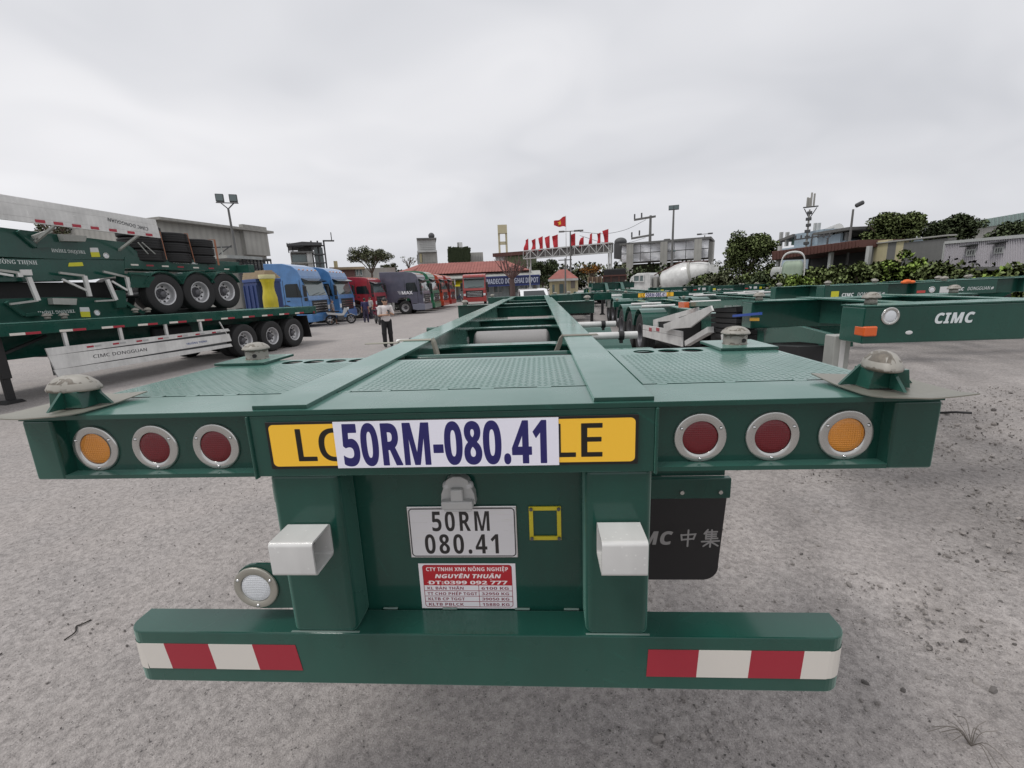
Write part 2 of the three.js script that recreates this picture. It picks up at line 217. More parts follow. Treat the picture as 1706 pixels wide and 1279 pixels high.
{
  const ax = (n0, a, b, st, n1) => { const r = []; for (const q of n0) r.push(q); for (let v = a; v <= b + 1e-6; v += st) r.push(v); for (const q of n1) r.push(q); return r; };
  const xs = ax([-900, -300, -120, -60, -35, -22, -16], -12, 13, 0.2, [16, 20, 28, 40, 60, 120, 300, 900]), zs = ax([-900, -300, -160, -100, -70, -50, -38, -30, -24, -19], -15, 3, 0.2, [5, 10, 20, 60, 300]);
  const P = [], K = [], I = [], UV = [];
  for (const z of zs) for (const x of xs) {
    const rough = clamp((x - 0.6) / 1.6), near = clamp(1.2 - Math.hypot(x, z) / 14) , h = near * (0.012 * (fbm(x * 0.9, z * 0.9, 0, 5, 3) - 0.5) + rough * (0.09 * (fbm(x * 1.7, z * 1.7, 0, 6, 5) - 0.5)));
    P.push(x, h, z); UV.push(x, z);
    const m = fbm(x * 0.5 + 3, z * 0.5, 0, 41, 5), n = fbm(x * 2.2, z * 2.2, 0, 51, 4), trk = fbm((x * 0.93 + z * 0.36) * 3.2, (z * 0.93 - x * 0.36) * 0.28, 0, 81, 4), k = 1.03 + (0.07 + 0.5 * rough) * (trk - 0.5) + 0.2 * (m - 0.5) + (0.05 + 0.36 * rough) * (n - 0.5), t = rough * 0.03;
    const kd = 1 - 0.1 * rough + 0.18 * rough * (fbm(x * 0.8 + 9, z * 0.8, 0, 95, 3) - 0.5) * 2; K.push(kd * k * (1 - t), kd * k * (0.985 - t), kd * k * (0.975 - t));
  }
  const nx = xs.length; for (let j = 0; j < zs.length - 1; j++) for (let i = 0; i < nx - 1; i++) { const a = j * nx + i; I.push(a, a + nx, a + 1, a + 1, a + nx, a + nx + 1); }
  const g = new THREE.BufferGeometry(); g.setAttribute('position', new THREE.Float32BufferAttribute(P, 3)); g.setAttribute('uv', new THREE.Float32BufferAttribute(UV, 2)); g.setAttribute('color', new THREE.Float32BufferAttribute(K, 3)); g.setIndex(I); g.computeVertexNormals();
  const m = new THREE.Mesh(g, new THREE.MeshStandardMaterial({ color: C(0.432, 0.412, 0.403), roughness: 0.95, map: groundMap, bumpMap: groundBump, bumpScale: 0.009, vertexColors: true }));
  m.name = 'ground'; m.receiveShadow = true; scene.add(struct(m));
}
{ // loose grit and pebbles, thick on the right of the trailer
  const r = rng(77), n = 23500, im = new THREE.InstancedMesh(new THREE.IcosahedronGeometry(1, 0), std(0.3, 0.285, 0.275, 0.95), n), q = new THREE.Quaternion(), e = new THREE.Euler(), c = new THREE.Color();
  for (let i = 0; i < n; i++) {
    let x, z; if (i < 21000) { x = 0.7 + 8 * Math.pow(r(), 1.25); z = 1.6 - 8 * Math.pow(r(), 1.1); if (fbm(x * 1.1, z * 1.1, 0, 8, 3) < 0.42 && r() < 0.7) x += 1.5; } else { x = -4.5 + 5.5 * r(); z = 1.6 - 5 * r(); }
    const s = (i < 21000 ? 0.0035 + 0.009 * Math.pow(r(), 5) + (r() > 0.992 ? 0.016 : 0) : 0.0025 + 0.004 * Math.pow(r(), 4)); e.set(r() * 6, r() * 6, r() * 6);
    im.setMatrixAt(i, M4().compose(V(x, s * 0.25 + 0.006, z), q.setFromEuler(e), V(s * (0.8 + r()), s * 0.7, s * (0.8 + r())))); const k = r() < 0.16 ? 0.3 + 0.2 * r() : 0.72 + 0.4 * r(); im.setColorAt(i, c.setRGB(k, k * 0.97, k * 0.95));
  }
  im.name = 'loose_grit'; im.receiveShadow = true; im.userData.kind = 'stuff'; tag(im, 'loose grey grit and pebbles scattered over the yard floor', 'gravel'); scene.add(im);
}
{ const a = lvl(107, 1066, 0.006), b = lvl(128, 1042, 0.006), c = lvl(152, 1032, 0.006); one(mb().tube([a, a.clone().lerp(b, 0.5).add(V(0.03, 0.004, 0)), b, b.clone().lerp(c, 0.5).add(V(0, 0.003, 0.02)), c], 0.004, 20, 5), 'twig', std(0.03, 0.025, 0.022, 0.9), 'thin dark twig lying on the bare ground left of the bumper', 'twig'); }
{ const r = rng(9), f = lvl(1612, 1240, 0), m = mb(); for (let i = 0; i < 16; i++) { const a = r() * 6.28, l = 0.06 + 0.09 * r(); m.tube([f.clone().add(V(0.01 * r(), 0.002, 0.01 * r())), f.clone().add(V(Math.cos(a) * l * 0.4, 0.04 + 0.04 * r(), Math.sin(a) * l * 0.4)), f.clone().add(V(Math.cos(a) * l, 0.015 + 0.05 * r(), Math.sin(a) * l))], 0.0016, 8, 4); } one(m, 'dry_weed', std(0.2, 0.18, 0.16, 0.9), 'small dry grey weed tuft on the gritty ground at lower right', 'weed'); }
// ------------------------------------------------------------------ shared running gear and fittings
const wheelGeo = {};
{ // axle along x, outer face at +x
  const t = mb().lathe([[0.30, -0.13], [0.34, -0.148], [0.44, -0.15], [0.5, -0.135], [0.522, -0.118], [0.522, -0.075], [0.512, -0.072], [0.512, -0.062], [0.522, -0.06], [0.524, -0.006], [0.513, -0.004], [0.513, 0.004], [0.524, 0.006], [0.522, 0.06], [0.512, 0.062], [0.512, 0.072], [0.522, 0.075], [0.522, 0.118], [0.5, 0.135], [0.44, 0.15], [0.34, 0.148], [0.3, 0.13]], 40, rotZ(-Math.PI / 2)); wheelGeo.tyre = t.geo();
  const r = mb().lathe([[0.3, -0.13], [0.275, -0.1], [0.275, 0.09], [0.3, 0.13], [0.292, 0.142], [0.268, 0.13], [0.255, 0.08], [0.25, 0.0], [0.2, -0.03], [0.15, -0.02]], 32, rotZ(-Math.PI / 2)); wheelGeo.rim = r.geo();
  const h = mb().lathe([[0, 0.075], [0.07, 0.072], [0.085, 0.05], [0.09, -0.02], [0.155, -0.024]], 20, rotZ(-Math.PI / 2)); for (let i = 0; i < 10; i++) { const a = i * 0.628; h.cyl(V(-0.02, Math.cos(a) * 0.125, Math.sin(a) * 0.125), V(0.02, Math.cos(a) * 0.125, Math.sin(a) * 0.125), 0.014, 0.014, 6); } wheelGeo.hub = h.geo();
  const d = mb(); for (let i = 0; i < 10; i++) { const a = i * 0.628 + 0.3; d.cyl(V(-0.03, Math.cos(a) * 0.205, Math.sin(a) * 0.205), V(-0.016, Math.cos(a) * 0.2, Math.sin(a) * 0.2), 0.026, 0.026, 8); } wheelGeo.vent = d.geo();
}
const sub = (name, g, mat, parent) => { const m = new THREE.Mesh(g, mat); m.name = name; m.castShadow = m.receiveShadow = true; parent.add(m); return m; };
function wheel(parent, x, y, z, turn = 0, rimMat = M.rim, scale = 1) { const t = sub('wheel', wheelGeo.tyre, M.rubber, parent); t.position.set(x, y, z); t.rotation.y = turn; t.scale.setScalar(scale); sub('rim', wheelGeo.rim, rimMat, t); sub('hub', wheelGeo.hub, rimMat === M.rim ? M.rimDark : rimMat, t); const ro = sub('rim_hole_disc', wheelGeo.vent, M.black, t); ro.userData.kind = 'stuff'; return t; }  // black discs stand in for the rim holes, their shade as colour
const lampGeo = { rim: mb().lathe([[0.0485, -0.002], [0.0485, 0.0055], [0.067, 0.0055], [0.0705, 0.002], [0.0705, -0.002]], 40, rotX(Math.PI / 2)).geo(), lens: mb().lathe([[0, 0.007], [0.03, 0.006], [0.045, 0.003], [0.0483, -0.002]], 32, rotX(Math.PI / 2)).geo(), screw: mb().lathe([[0, 0.0045], [0.0035, 0.0035], [0.005, 0]], 10, rotX(Math.PI / 2)).geo() };
function roundLamp(name, parent, x, y, z, lens, rim = M.steel, s = 1) { const r = sub(name, lampGeo.rim, rim, parent); r.position.set(x, y, z); r.scale.setScalar(s); sub('lens', lampGeo.lens, lens, r); for (const a of [-1.57, 0.5, 2.64]) sub('screw', lampGeo.screw, M.chrome, r).position.set(Math.cos(a) * 0.0592, Math.sin(a) * 0.0592, 0.0055); return r; }
const capGeo = { dome: mb().lathe([[0, 0.05], [0.018, 0.049], [0.036, 0.042], [0.052, 0.026], [0.06, 0.01], [0.059, 0.003], [0.052, 0], [0, 0]], 24).geo(), neck: mb().lathe([[0.036, 0.052], [0.04, 0.03], [0.042, 0], [0, 0]], 20).geo() };
function twistLock(parent, x, y, z, turn = 0, cap = M.cast, s = 1) { const n = sub('twist_lock', capGeo.neck, M.cast, parent); n.position.set(x, y, z); n.rotation.y = turn; n.scale.setScalar(s); const d = sub('lock_head', capGeo.dome, cap, n); d.position.y = 0.046; d.scale.set(1.1, 1, 0.92); return n; }
const I_ = (x0, x1, y0, y1, z0, z1, t = 0.014) => mb().box(x0, x1, y1 - t, y1, z0, z1).box(x0, x1, y0, y0 + t, z0, z1).box((x0 + x1) / 2 - 0.006, (x0 + x1) / 2 + 0.006, y0 + t, y1 - t, z0, z1);
function mudguard(parent, x0, x1, y, z, r, mat, sag = 0.35) { // arch of sheet steel over a wheel, axle along x
  const p = []; for (let i = 0; i <= 10; i++) { const a = lerp(sag, Math.PI - sag, i / 10); p.push([Math.cos(a) * r, Math.sin(a) * r]); } for (let i = 10; i >= 0; i--) { const a = lerp(sag, Math.PI - sag, i / 10); p.push([Math.cos(a) * (r - 0.012), Math.sin(a) * (r - 0.012)]); }
  return mb().ext(p, x1 - x0, tr(x0, y, z).multiply(M4().makeBasis(V(0, 0, -1), V(0, 1, 0), V(1, 0, 0)))).build('mudguard', mat, parent);
}

// ------------------------------------------------------------------ the near container trailer, seen from its tail
const D = 1.6162;
{
  const T = thing('container_trailer', 'green container trailer in the foreground, rear lamps, yellow plate and taped bumper towards us', 'trailer');
  const Y = (v) => D + v;
  // rear cross beam: two lamp channels, flush centre panel, closed end boxes
  const rb = mb();
  rb.box(-1.257, 1.257, Y(-0.012), Y(0), -0.2, 0.004);
  for (const [a, b] of [[-1.165, -0.571], [0.545, 1.145]]) rb.box(a, b, Y(-0.195), Y(-0.012), -0.052, -0.04).box(a, b, Y(-0.195), Y(-0.183), -0.0395, -0.001);
  rb.rb(-0.571, 0.545, Y(-0.195), Y(-0.013), -0.05, 0.001, 0.004);
  rb.box(-1.25, 1.25, Y(-0.195), Y(-0.02), -0.2, -0.19);
  rb.build('rear_beam', M.green, T);
  for (const s of [-1, 1]) { const x0 = s < 0 ? -1.256 : 1.145, x1 = s < 0 ? -1.165 : 1.258; mb().rb(x0, x1, Y(-0.197), Y(-0.0125), -0.19, 0.0, 0.008).build('end_box', M.green, T); }
  for (const x of [0.5445, -0.578]) mb().rb(x, x + 0.0075, Y(-0.2), Y(-0.014), -0.05, 0.008, 0.003).build('weld_rib', M.green, T);
  for (const [x, m] of [[-1.087, M.amber], [-0.899, M.redLens], [-0.71, M.redLens], [0.675, M.redLens], [0.866, M.redLens], [1.056, M.amber]]) roundLamp('tail_lamp', T, x, Y(-0.1135), -0.037, m);
  mb().rb(-0.523, 0.5, Y(-0.169), Y(-0.031), 0.002, 0.006, 0.002).build('long_vehicle_plate', M.black, T); planeMesh('plate_print', 1.021, 0.137, print(TEX.long, 0.35), T, -0.0115, Y(-0.1), 0.0072);
  mb().rb(-0.329, 0.289, Y(-0.1685), Y(-0.033), 0.0074, 0.0086, 0.0005, 1).build('number_sticker', stickerWhite, T); planeMesh('number_print', 0.617, 0.135, print(TEX.number, 0.4), T, -0.02, Y(-0.1007), 0.0094);
  // deck plates
  const xf = (pts, y0, t, holes) => { const b = mb(); b.ext(pts.map((p) => [p[0], -p[1]]), t, tr(0, y0, 0).multiply(rotX(-Math.PI / 2)), 0, holes.map((h) => [h[0], -h[1], h[2]])); return b; };
  for (const s of [-1, 1]) xf([[s * 0.56, -0.216], [s * 1.249, -0.216], [s * 1.249, -0.8], [s * 1.06, -0.94], [s * 0.56, -0.94]], Y(-0.006), 0.006, [0.6, 0.708, 0.816, 0.92].map((h) => [s * h, -0.862, 0.046])).build('tread_plate', M.green, T);
  xf([[-0.41, -0.216], [0.39, -0.216], [0.39, -0.835], [-0.41, -0.835]], Y(-0.006), 0.006, []).build('tread_plate', M.green, T);
  mb().box(-1.235, 1.235, Y(-0.0005), Y(0.0012), -0.2, 0.002).build('deck_plate', M.green, T);
  mb().box(-1.22, -1.21, Y(-0.14), Y(-0.0125), -0.93, -0.2).box(1.21, 1.22, Y(-0.14), Y(-0.0125), -0.93, -0.2).box(-1.2, 1.2, Y(-0.1), Y(-0.02), -0.58, -0.57).build('deck_frame', M.green, T); mb().box(-1.21, 1.21, Y(-0.1), Y(-0.0125), -0.936, -0.926).box(-1.205, 1.205, Y(-0.16), Y(-0.15), -0.92, -0.2).build('hole_shade_liner', M.black, T);  // black liner added below the deck holes, their inner shade is its colour
  const bars = mb(), bg = new THREE.OctahedronGeometry(1, 0).scale(0.0105, 0.0008, 0.0026); // raised bars of the tread plate
  for (let i = 0; i < 118; i++) for (let j = 0; j < 28; j++) { const x = -1.23 + i * 0.021, z = -0.235 - j * 0.021; if ((Math.abs(x) < 0.58 && Math.abs(x) > 0.36) || (Math.abs(x) < 0.58 && z < -0.82) || (z < -0.76 && Math.abs(x) > 0.98)) continue; if (z < -0.79) continue; bars.add(bg.clone(), tr(x, Y(0.0002), z).multiply(rotY((i + j) % 2 ? 0.62 : -0.62))); }
  bars.build('tread_bar', M.green, T).userData.kind = 'stuff';
  const r = rng(3); for (const [a, b] of [[-1.04, -0.62], [-0.4, 0.36], [0.6, 1.08]]) for (let x = a; x < b; x += 0.12 + 0.12 * r()) mb().rb(x, x + 0.02 + 0.03 * r(), Y(-0.004), Y(0.0018), -0.221, -0.196, 0.001, 1).build('stitch_weld', M.green, T);
  // main rails: wide top flange on the deck, deep web, bottom flange
  for (const s of [-1, 1]) {
    const x0 = s < 0 ? -0.561 : 0.386, x1 = s < 0 ? -0.4066 : 0.5405, xm = (x0 + x1) / 2;
    const b = mb().ext([[x0, 0.011], [x1, 0.011], [x1, 1.3], [x1, 9.2], [x0, 9.2], [x0, 0.011]].map((p) => [p[0], p[1]]), 0.009, tr(0, Y(0.0025), 0).multiply(rotX(-Math.PI / 2)), 0.0015);
    b.box(xm - 0.006, xm + 0.006, Y(-0.46), Y(0), -9.2, -0.95).box(x0, x1, Y(-0.476), Y(-0.46), -9.2, -0.95); b.build('main_rail', M.green, T);
    const gn = mb().ext([[xm - 0.06, 9.2], [xm + 0.06, 9.2], [xm + 0.06, 12.2], [xm - 0.06, 12.2]], 0.014, tr(0, Y(-0.03), 0).multiply(rotX(-Math.PI / 2))); gn.box(xm - 0.006, xm + 0.006, Y(-0.2), Y(-0.03), -12.2, -9.2).box(xm - 0.06, xm + 0.06, Y(-0.215), Y(-0.2), -12.2, -9.2); gn.build('gooseneck_rail', M.green, T);
    // mudguards and their white tubes beside the rail
    const a = s < 0 ? -1.22 : 0.6, c = s < 0 ? -0.62 : 1.22;
    for (const z of [-2.75, -4.05, -5.35]) { mudguard(T, a, c, 0.55, z, 0.8, M.green, 0.75); wheel(T, s * 1.06, 0.52, z, s < 0 ? Math.PI : 0); wheel(T, s * 0.74, 0.52, z, s < 0 ? 0 : Math.PI); }
    for (const z of [-3.3, -4.55]) { mb().cyl(V(s * 0.47, 1.405, z), V(s * 1.2, 1.405, z), 0.036, 0.036, 16).build('mudguard_tube', s < 0 && z < -4.4 ? M.green : M.whitePaint, T); const k = mb().cyl(V(s * 1.02, 1.405, z), V(s * 1.07, 1.405, z), 0.046, 0.046, 14).box(s * 1.03, s * 1.06, 1.33, 1.4, z - 0.02, z + 0.02); k.build('tube_clamp', M.black, T); }
  }
  // cross members between the rails
  mb().cyl(V(-0.46, Y(-0.055), -1.14), V(0.45, Y(-0.055), -1.14), 0.03, 0.03, 18).build('cross_tube', M.green, T);
  for (const [z, y] of [[-2.0, -0.1], [-3.35, -0.1], [-4.35, -0.1], [-6.7, -0.06], [-8.0, -0.05], [-9.2, -0.04]]) {
    const c = mb().rb(-0.478, 0.457, Y(y - 0.17), Y(y), z - 0.06, z, 0.006); c.box(-0.478, 0.457, Y(y - 0.012), Y(y + 0.002), z - 0.11, z + 0.012);
    for (const s of [-1, 1]) { const xe = s < 0 ? -0.477 : 0.456; c.ext([[0, -0.11], [s * -0.16, -0.06], [s * -0.16, 0.02], [0, 0.12]], 0.012, tr(xe, Y(y + 0.004), z).multiply(rotX(Math.PI / 2))); }
    c.build('cross_member', M.green, T);
  }
  mb().cyl(V(-0.33, Y(-0.225), -3.0), V(0.3, Y(-0.225), -3.0), 0.13, 0.13, 28).sph(-0.33, Y(-0.225), -3.0, 0.13, 0.35, 1, 1, 20, 12).sph(0.3, Y(-0.225), -3.0, 0.13, 0.35, 1, 1, 20, 12).build('air_tank', std(0.36, 0.35, 0.345, 0.55, { map: mottled }), T);
  for (const z of [-2.75, -4.05, -5.35]) mb().rb(-0.6, 0.6, 0.44, 0.6, z - 0.08, z + 0.08, 0.02).build('axle', M.black, T);
  planeMesh('stamped_mark', 0.1, 0.06, std(0.04, 0.045, 0.045, 0.6), T, -0.4765, Y(-0.22), -2.55, Math.PI / 2);
  // middle and front bolsters
  const mbol = mb().rb(-1.25, 1.25, Y(-0.24), Y(-0.03), -7.35, -7.15, 0.01).box(-1.25, 1.25, Y(-0.03), Y(-0.018), -7.4, -7.1); mbol.build('middle_bolster', M.green, T);
  mb().rb(-1.25, 1.25, Y(-0.3), Y(-0.02), -12.5, -12.2, 0.01).build('front_bolster', M.green, T);
  for (const s of [-1, 1]) twistLock(T, s * 1.13, Y(-0.018), -7.25), twistLock(T, s * 1.13, Y(-0.02), -12.35);
  // twist locks and their seats
  for (const s of [-1, 1]) {
    const cx = s * 1.155, pl = mb(); // thin bent cover plate over the corner, its free edges turned up a little
    const N = 8, gx = (i) => (s < 0 ? -1.27 : 1.055) + (0.215 * i) / N, gz = (j) => 0.075 - (0.29 * j) / N, lift = (i, j) => { const u = i / N - 0.5, v = j / N - 0.5, o = s * u; return Y(0.005) + 0.03 * Math.max(0, o * 0.9) ** 1.5 + 0.05 * Math.max(0, -v - 0.32) + 0.022 * Math.max(0, v - 0.1) + 0.012 * Math.max(0, -o); };
    for (let i = 0; i < N; i++) for (let j = 0; j < N; j++) { const A = [gx(i), lift(i, j), gz(j)], B = [gx(i + 1), lift(i + 1, j), gz(j)], Cc = [gx(i + 1), lift(i + 1, j + 1), gz(j + 1)], Dd = [gx(i), lift(i, j + 1), gz(j + 1)], d = (p) => [p[0], p[1] - 0.003, p[2]]; pl.quad(A, B, Cc, Dd); pl.quad(d(B), d(A), d(Dd), d(Cc)); if (j === 0) pl.quad(d(A), d(B), B, A); if (i === 0) pl.quad(d(Dd), d(A), A, Dd); if (i === N - 1) pl.quad(d(B), d(Cc), Cc, B); }
    pl.build('corner_plate', M.bentSteel, T);
    const seat = mb().ext([[-0.05, 0], [0.05, 0], [0.042, 0.045], [-0.042, 0.045]], 0.07, tr(cx, Y(0.012), -0.115), 0.002);
    for (const [dx, w] of [[-0.056, -1], [0.056, 1]]) seat.ext([[0, 0], [w * 0.05, 0], [0, 0.055]], 0.008, tr(cx + dx * 0.8, Y(0.012), -0.1)); seat.ext([[0, 0], [0.05, 0], [0, 0.05]], 0.008, tr(cx + 0.004, Y(0.012), -0.04).multiply(rotY(-Math.PI / 2)));
    const b = seat.build('twist_lock', M.green, T), d = sub('lock_head', capGeo.dome, M.cast, b); d.position.set(cx, Y(0.056), -0.08); d.rotation.y = s < 0 ? 0.08 : 1.2; d.scale.set(1.3, 0.98, 0.72);
    mb().rb(s < 0 ? -1.26 : 1.02, s < 0 ? -1.02 : 1.26, Y(0.0015), Y(0.014), -1.06, -0.8, 0.003).build('lock_seat', M.green, T);
    const f = sub('twist_lock', mb().lathe([[0, 0.05], [0.046, 0.048], [0.05, 0.04], [0.05, 0.004], [0.054, 0]], 24).geo(), M.cast, T); f.position.set(s * 1.128, Y(0.0135), -0.925);
    const fd = sub('lock_head', capGeo.dome, M.cast, f); fd.position.y = 0.044; fd.scale.set(1.02, 0.72, 1.02); sub('dark_hole_disc', mb().cyl(V(0.018, 0.02, 0.044), V(0.018, 0.02, 0.052), 0.009, 0.009, 12).geo(), M.rubber, f);  // lock hole is a solid dark disc, its shade put into the colour
  }
    // rear legs, back panel, bumper
  for (const s of [-1, 1]) mb().rb(s < 0 ? -0.553 : 0.361, s < 0 ? -0.347 : 0.546, Y(-0.73), Y(-0.19), -0.13, -0.012, 0.022, 3).build('rear_leg', M.green, T);
  mb().rb(-0.42, 0.43, Y(-0.9), Y(-0.19), -0.134, -0.12, 0.003).build('back_panel', M.green, T);
  const bp = mb(), prof = []; for (let i = 0; i <= 8; i++) { const a = (i / 8) * Math.PI / 2; prof.push([1.121 - 0.055 + 0.055 * Math.sin(a), -0.055 + 0.055 * Math.cos(a)]); }
  const BW = 0.036, out = [...prof.slice().reverse().map((p) => [p[0], p[1]]), ...prof.map((p) => [-p[0] + 0.008, p[1]])]; out.push([-1.113, -0.1], [1.121, -0.1]);
  bp.ext(out.map((p) => [p[0], -p[1]]), 0.18, tr(0, Y(-0.908), -0.008).multiply(rotX(-Math.PI / 2)).multiply(M4().makeScale(1, 1, 1)), 0.004); bp.build('bumper', M.green, T);
  const weldM = std(0.14, 0.2, 0.18, 0.7); for (const [a, b] of [[-0.56, -0.34], [0.36, 0.55]]) mb().rb(a, b, Y(-0.7255), Y(-0.7225), -0.016, -0.009, 0.002).build('weld_bead', weldM, T); for (const x of [-0.3, -0.1, 0.14, 0.3]) mb().rb(x, x + 0.05, Y(-0.7255), Y(-0.719), -0.1195, -0.112, 0.003).build('weld_bead', weldM, T);
  // reflective tape, squares along both ends of the bumper, wrapped round the corners
  const tapeAt = (xs, m, y0, y1, ta) => { const q = (x, y) => [x + ta * (y - y0) * -0.0, y]; const b = mb(); b.ext([q(xs[0], y0), q(xs[1], y0), q(xs[1] - ta, y1), q(xs[0] - ta, y1)], 0.0012, tr(0, 0, -0.0035)); const t = b.build('reflective_tape', m, T); return t; };
  for (const [xs, m] of [[[-1.055, -0.976], tapeWhite], [[-0.976, -0.826], tapeRed], [[-0.826, -0.68], tapeWhite], [[-0.68, -0.538], tapeRed]]) tapeAt(xs, m, Y(-0.861), Y(-0.767), 0.012);
  for (const [xs, m] of [[[0.541, 0.689], tapeRed], [[0.689, 0.84], tapeWhite], [[0.84, 0.991], tapeRed], [[0.991, 1.066], tapeWhite]]) tapeAt(xs, m, Y(-0.864), Y(-0.768), -0.004);
  for (const s of [-1, 1]) { const b = mb(), N = 6, X = (i) => { const a = (i / N) * Math.PI / 2 * 0.95, x = 1.121 - 0.055 + 0.0605 * Math.sin(a), z = -0.055 + 0.0605 * Math.cos(a) - 0.008 + 0.0002; return [s < 0 ? -x + 0.008 : x, z]; }; for (let i = 0; i < N; i++) { const [xa, za] = X(i), [xb, zb] = X(i + 1); const q = [[xa, Y(-0.863), za], [xb, Y(-0.863), zb], [xb, Y(-0.768), zb], [xa, Y(-0.768), za]]; b.quad(...(s < 0 ? q.reverse() : q)); } b.build('reflective_tape', tapeWhite, T); }
  // white square stopper tubes on the legs, open at their ends
  for (const s of [-1, 1]) {
    const x0 = s < 0 ? -0.509 : 0.392, x1 = s < 0 ? -0.386 : 0.511, y0 = Y(-0.449), y1 = Y(-0.347), g = mb();
    const rr = (a, b, c, d, r) => { const p = new THREE.Path(); p.moveTo(a + r, c); p.lineTo(b - r, c); p.absarc(b - r, c + r, r, -Math.PI / 2, 0); p.lineTo(b, d - r); p.absarc(b - r, d - r, r, 0, Math.PI / 2); p.lineTo(a + r, d); p.absarc(a + r, d - r, r, Math.PI / 2, Math.PI); p.lineTo(a, c + r); p.absarc(a + r, c + r, r, Math.PI, 1.5 * Math.PI); return p; };
    const sh = new THREE.Shape(rr(-0.011, 0.1, y0, y1, 0.012).getPoints(6)); sh.holes.push(rr(-0.005, 0.094, y0 + 0.006, y1 - 0.006, 0.008));
    g.add(new THREE.ExtrudeGeometry(sh, { depth: x1 - x0, bevelEnabled: false, curveSegments: 6 }), tr(x1, 0, 0).multiply(M4().makeBasis(V(0, 0, 1), V(0, 1, 0), V(-1, 0, 0)))); const xe = s < 0 ? x0 + 0.004 : x1 - 0.01; g.box(xe, xe + 0.006, y0 + 0.0055, y1 - 0.0055, -0.0055, 0.0945); const sb = g.build('stopper_tube', M.whitePaint, T); sub('bolt', mb().cyl(V(lerp(x0, x1, 0.5), lerp(y0, y1, 0.45), -0.0045), V(lerp(x0, x1, 0.5), lerp(y0, y1, 0.45), 0.012), 0.013, 0.013, 8).geo(), M.rimDark, sb);
  }
  // number plate with lamp, load sticker, yellow holder frame
  mb().rb(-0.188, 0.159, Y(-0.532), Y(-0.352), -0.119, -0.112, 0.003).build('number_plate', M.chrome, T); planeMesh('plate_print', 0.338, 0.171, print(TEX.plate, 0.35), T, -0.0145, Y(-0.442), -0.1108);
  planeMesh('load_sticker', 0.316, 0.167, print(TEX.load, 0.45), T, -0.0105, Y(-0.64), -0.1185);
  const pl = mb().ext([[-0.05, 0], [0.05, 0], [0.048, 0.03], [0.03, 0.075], [0.012, 0.085], [-0.012, 0.085], [-0.03, 0.075], [-0.048, 0.03]], 0.03, tr(-0.016, Y(-0.33), -0.119), 0.003).rb(-0.036, 0.003, Y(-0.33), Y(-0.275), -0.11, -0.068, 0.006).rb(-0.064, 0.032, Y(-0.338), Y(-0.312), -0.119, -0.062, 0.005); const pm = pl.build('plate_lamp', std(0.42, 0.42, 0.41, 0.5), T);
  sub('lens', mb().rb(-0.058, 0.026, Y(-0.349), Y(-0.3385), -0.115, -0.07, 0.004).sph(-0.048, Y(-0.275), -0.1, 0.016).sph(0.017, Y(-0.275), -0.1, 0.016).geo(), std(0.5, 0.5, 0.5, 0.2), pm);
  const sq = (k) => [[0.2465 - k, Y(-0.414) - k - 0.0075], [0.2465 + k, Y(-0.414) - k - 0.0075], [0.2465 + k, Y(-0.414) + k + 0.0075], [0.2465 - k, Y(-0.414) + k + 0.0075]]; const ysh = new THREE.Shape(sq(0.0495).map((q) => new THREE.Vector2(...q))); ysh.holes.push(new THREE.Path(sq(0.037).map((q) => new THREE.Vector2(...q)))); const ym = mb().add(new THREE.ExtrudeGeometry(ysh, { depth: 0.005, bevelEnabled: false }), tr(0, 0, -0.119)).build('placard_holder', M.yellow, T);
  for (const x of [0.204, 0.289]) for (const y of [-0.364, -0.464]) sub('bolt', mb().cyl(V(x, Y(y), -0.113), V(x, Y(y), -0.108), 0.0055, 0.0055, 10).geo(), M.rimDark, ym);
  // round white working lamp on its bracket beside the left leg
  mb().ext([[0.1, -0.078], [0.1, 0.078], ...[...Array(13)].map((_, i) => { const a = Math.PI / 2 + (i / 12) * Math.PI; return [Math.cos(a) * 0.08, Math.sin(a) * 0.08]; })], 0.008, tr(-0.675, Y(-0.6), -0.07), 0.001).box(-0.58, -0.553, Y(-0.67), Y(-0.56), -0.13, -0.075).build('lamp_bracket', M.green, T);
  roundLamp('reversing_lamp', T, -0.684, Y(-0.601), -0.057, M.clearLens, std(0.42, 0.41, 0.36, 0.4, { metalness: 0.6 }), 1.03);
  // mud flaps hung behind the wheels
  for (const s of [-1, 1]) {
    const x0 = s < 0 ? -1.145 : 0.5, x1 = s < 0 ? -0.5 : 1.145; mb().rb(x0, x1, Y(-0.735), Y(-0.63), -0.93, -0.895, 0.005).box(x0, x1 - 0.02, Y(-0.63), Y(-0.5), -0.95, -0.93).build('flap_rail', M.green, T);
    for (const k of [0, 1, 2, 3]) { const x = lerp(x0 + 0.05, x1 - 0.05, k / 3); mb().cyl(V(x, Y(-0.7), -0.896), V(x, Y(-0.7), -0.886), 0.012, 0.01, 8).build('bolt', M.steel, T); }
    const w = 0.31, cx = (x0 + x1) / 2, pts = [[-w, 0], [w, 0], [w - 0.02, -0.37]]; for (let i = 0; i <= 6; i++) { const a = (-i / 6) * Math.PI / 2; pts.push([w - 0.09 + 0.07 * Math.cos(a), -0.4 + 0.07 * Math.sin(a)]); } for (let i = 0; i <= 6; i++) { const a = -Math.PI / 2 - (i / 6) * Math.PI / 2; pts.push([-w + 0.09 + 0.07 * Math.cos(a), -0.4 + 0.07 * Math.sin(a)]); } pts.push([-w + 0.02, -0.37]);
    mb().ext(pts, 0.01, tr(cx, Y(-0.72), -0.918), 0.001).build('mud_flap', M.flap, T); planeMesh('flap_print', 0.56, 0.164, print(TEX.flap, 0.8, true), T, cx + 0.02, Y(-0.955), -0.9045);
  }
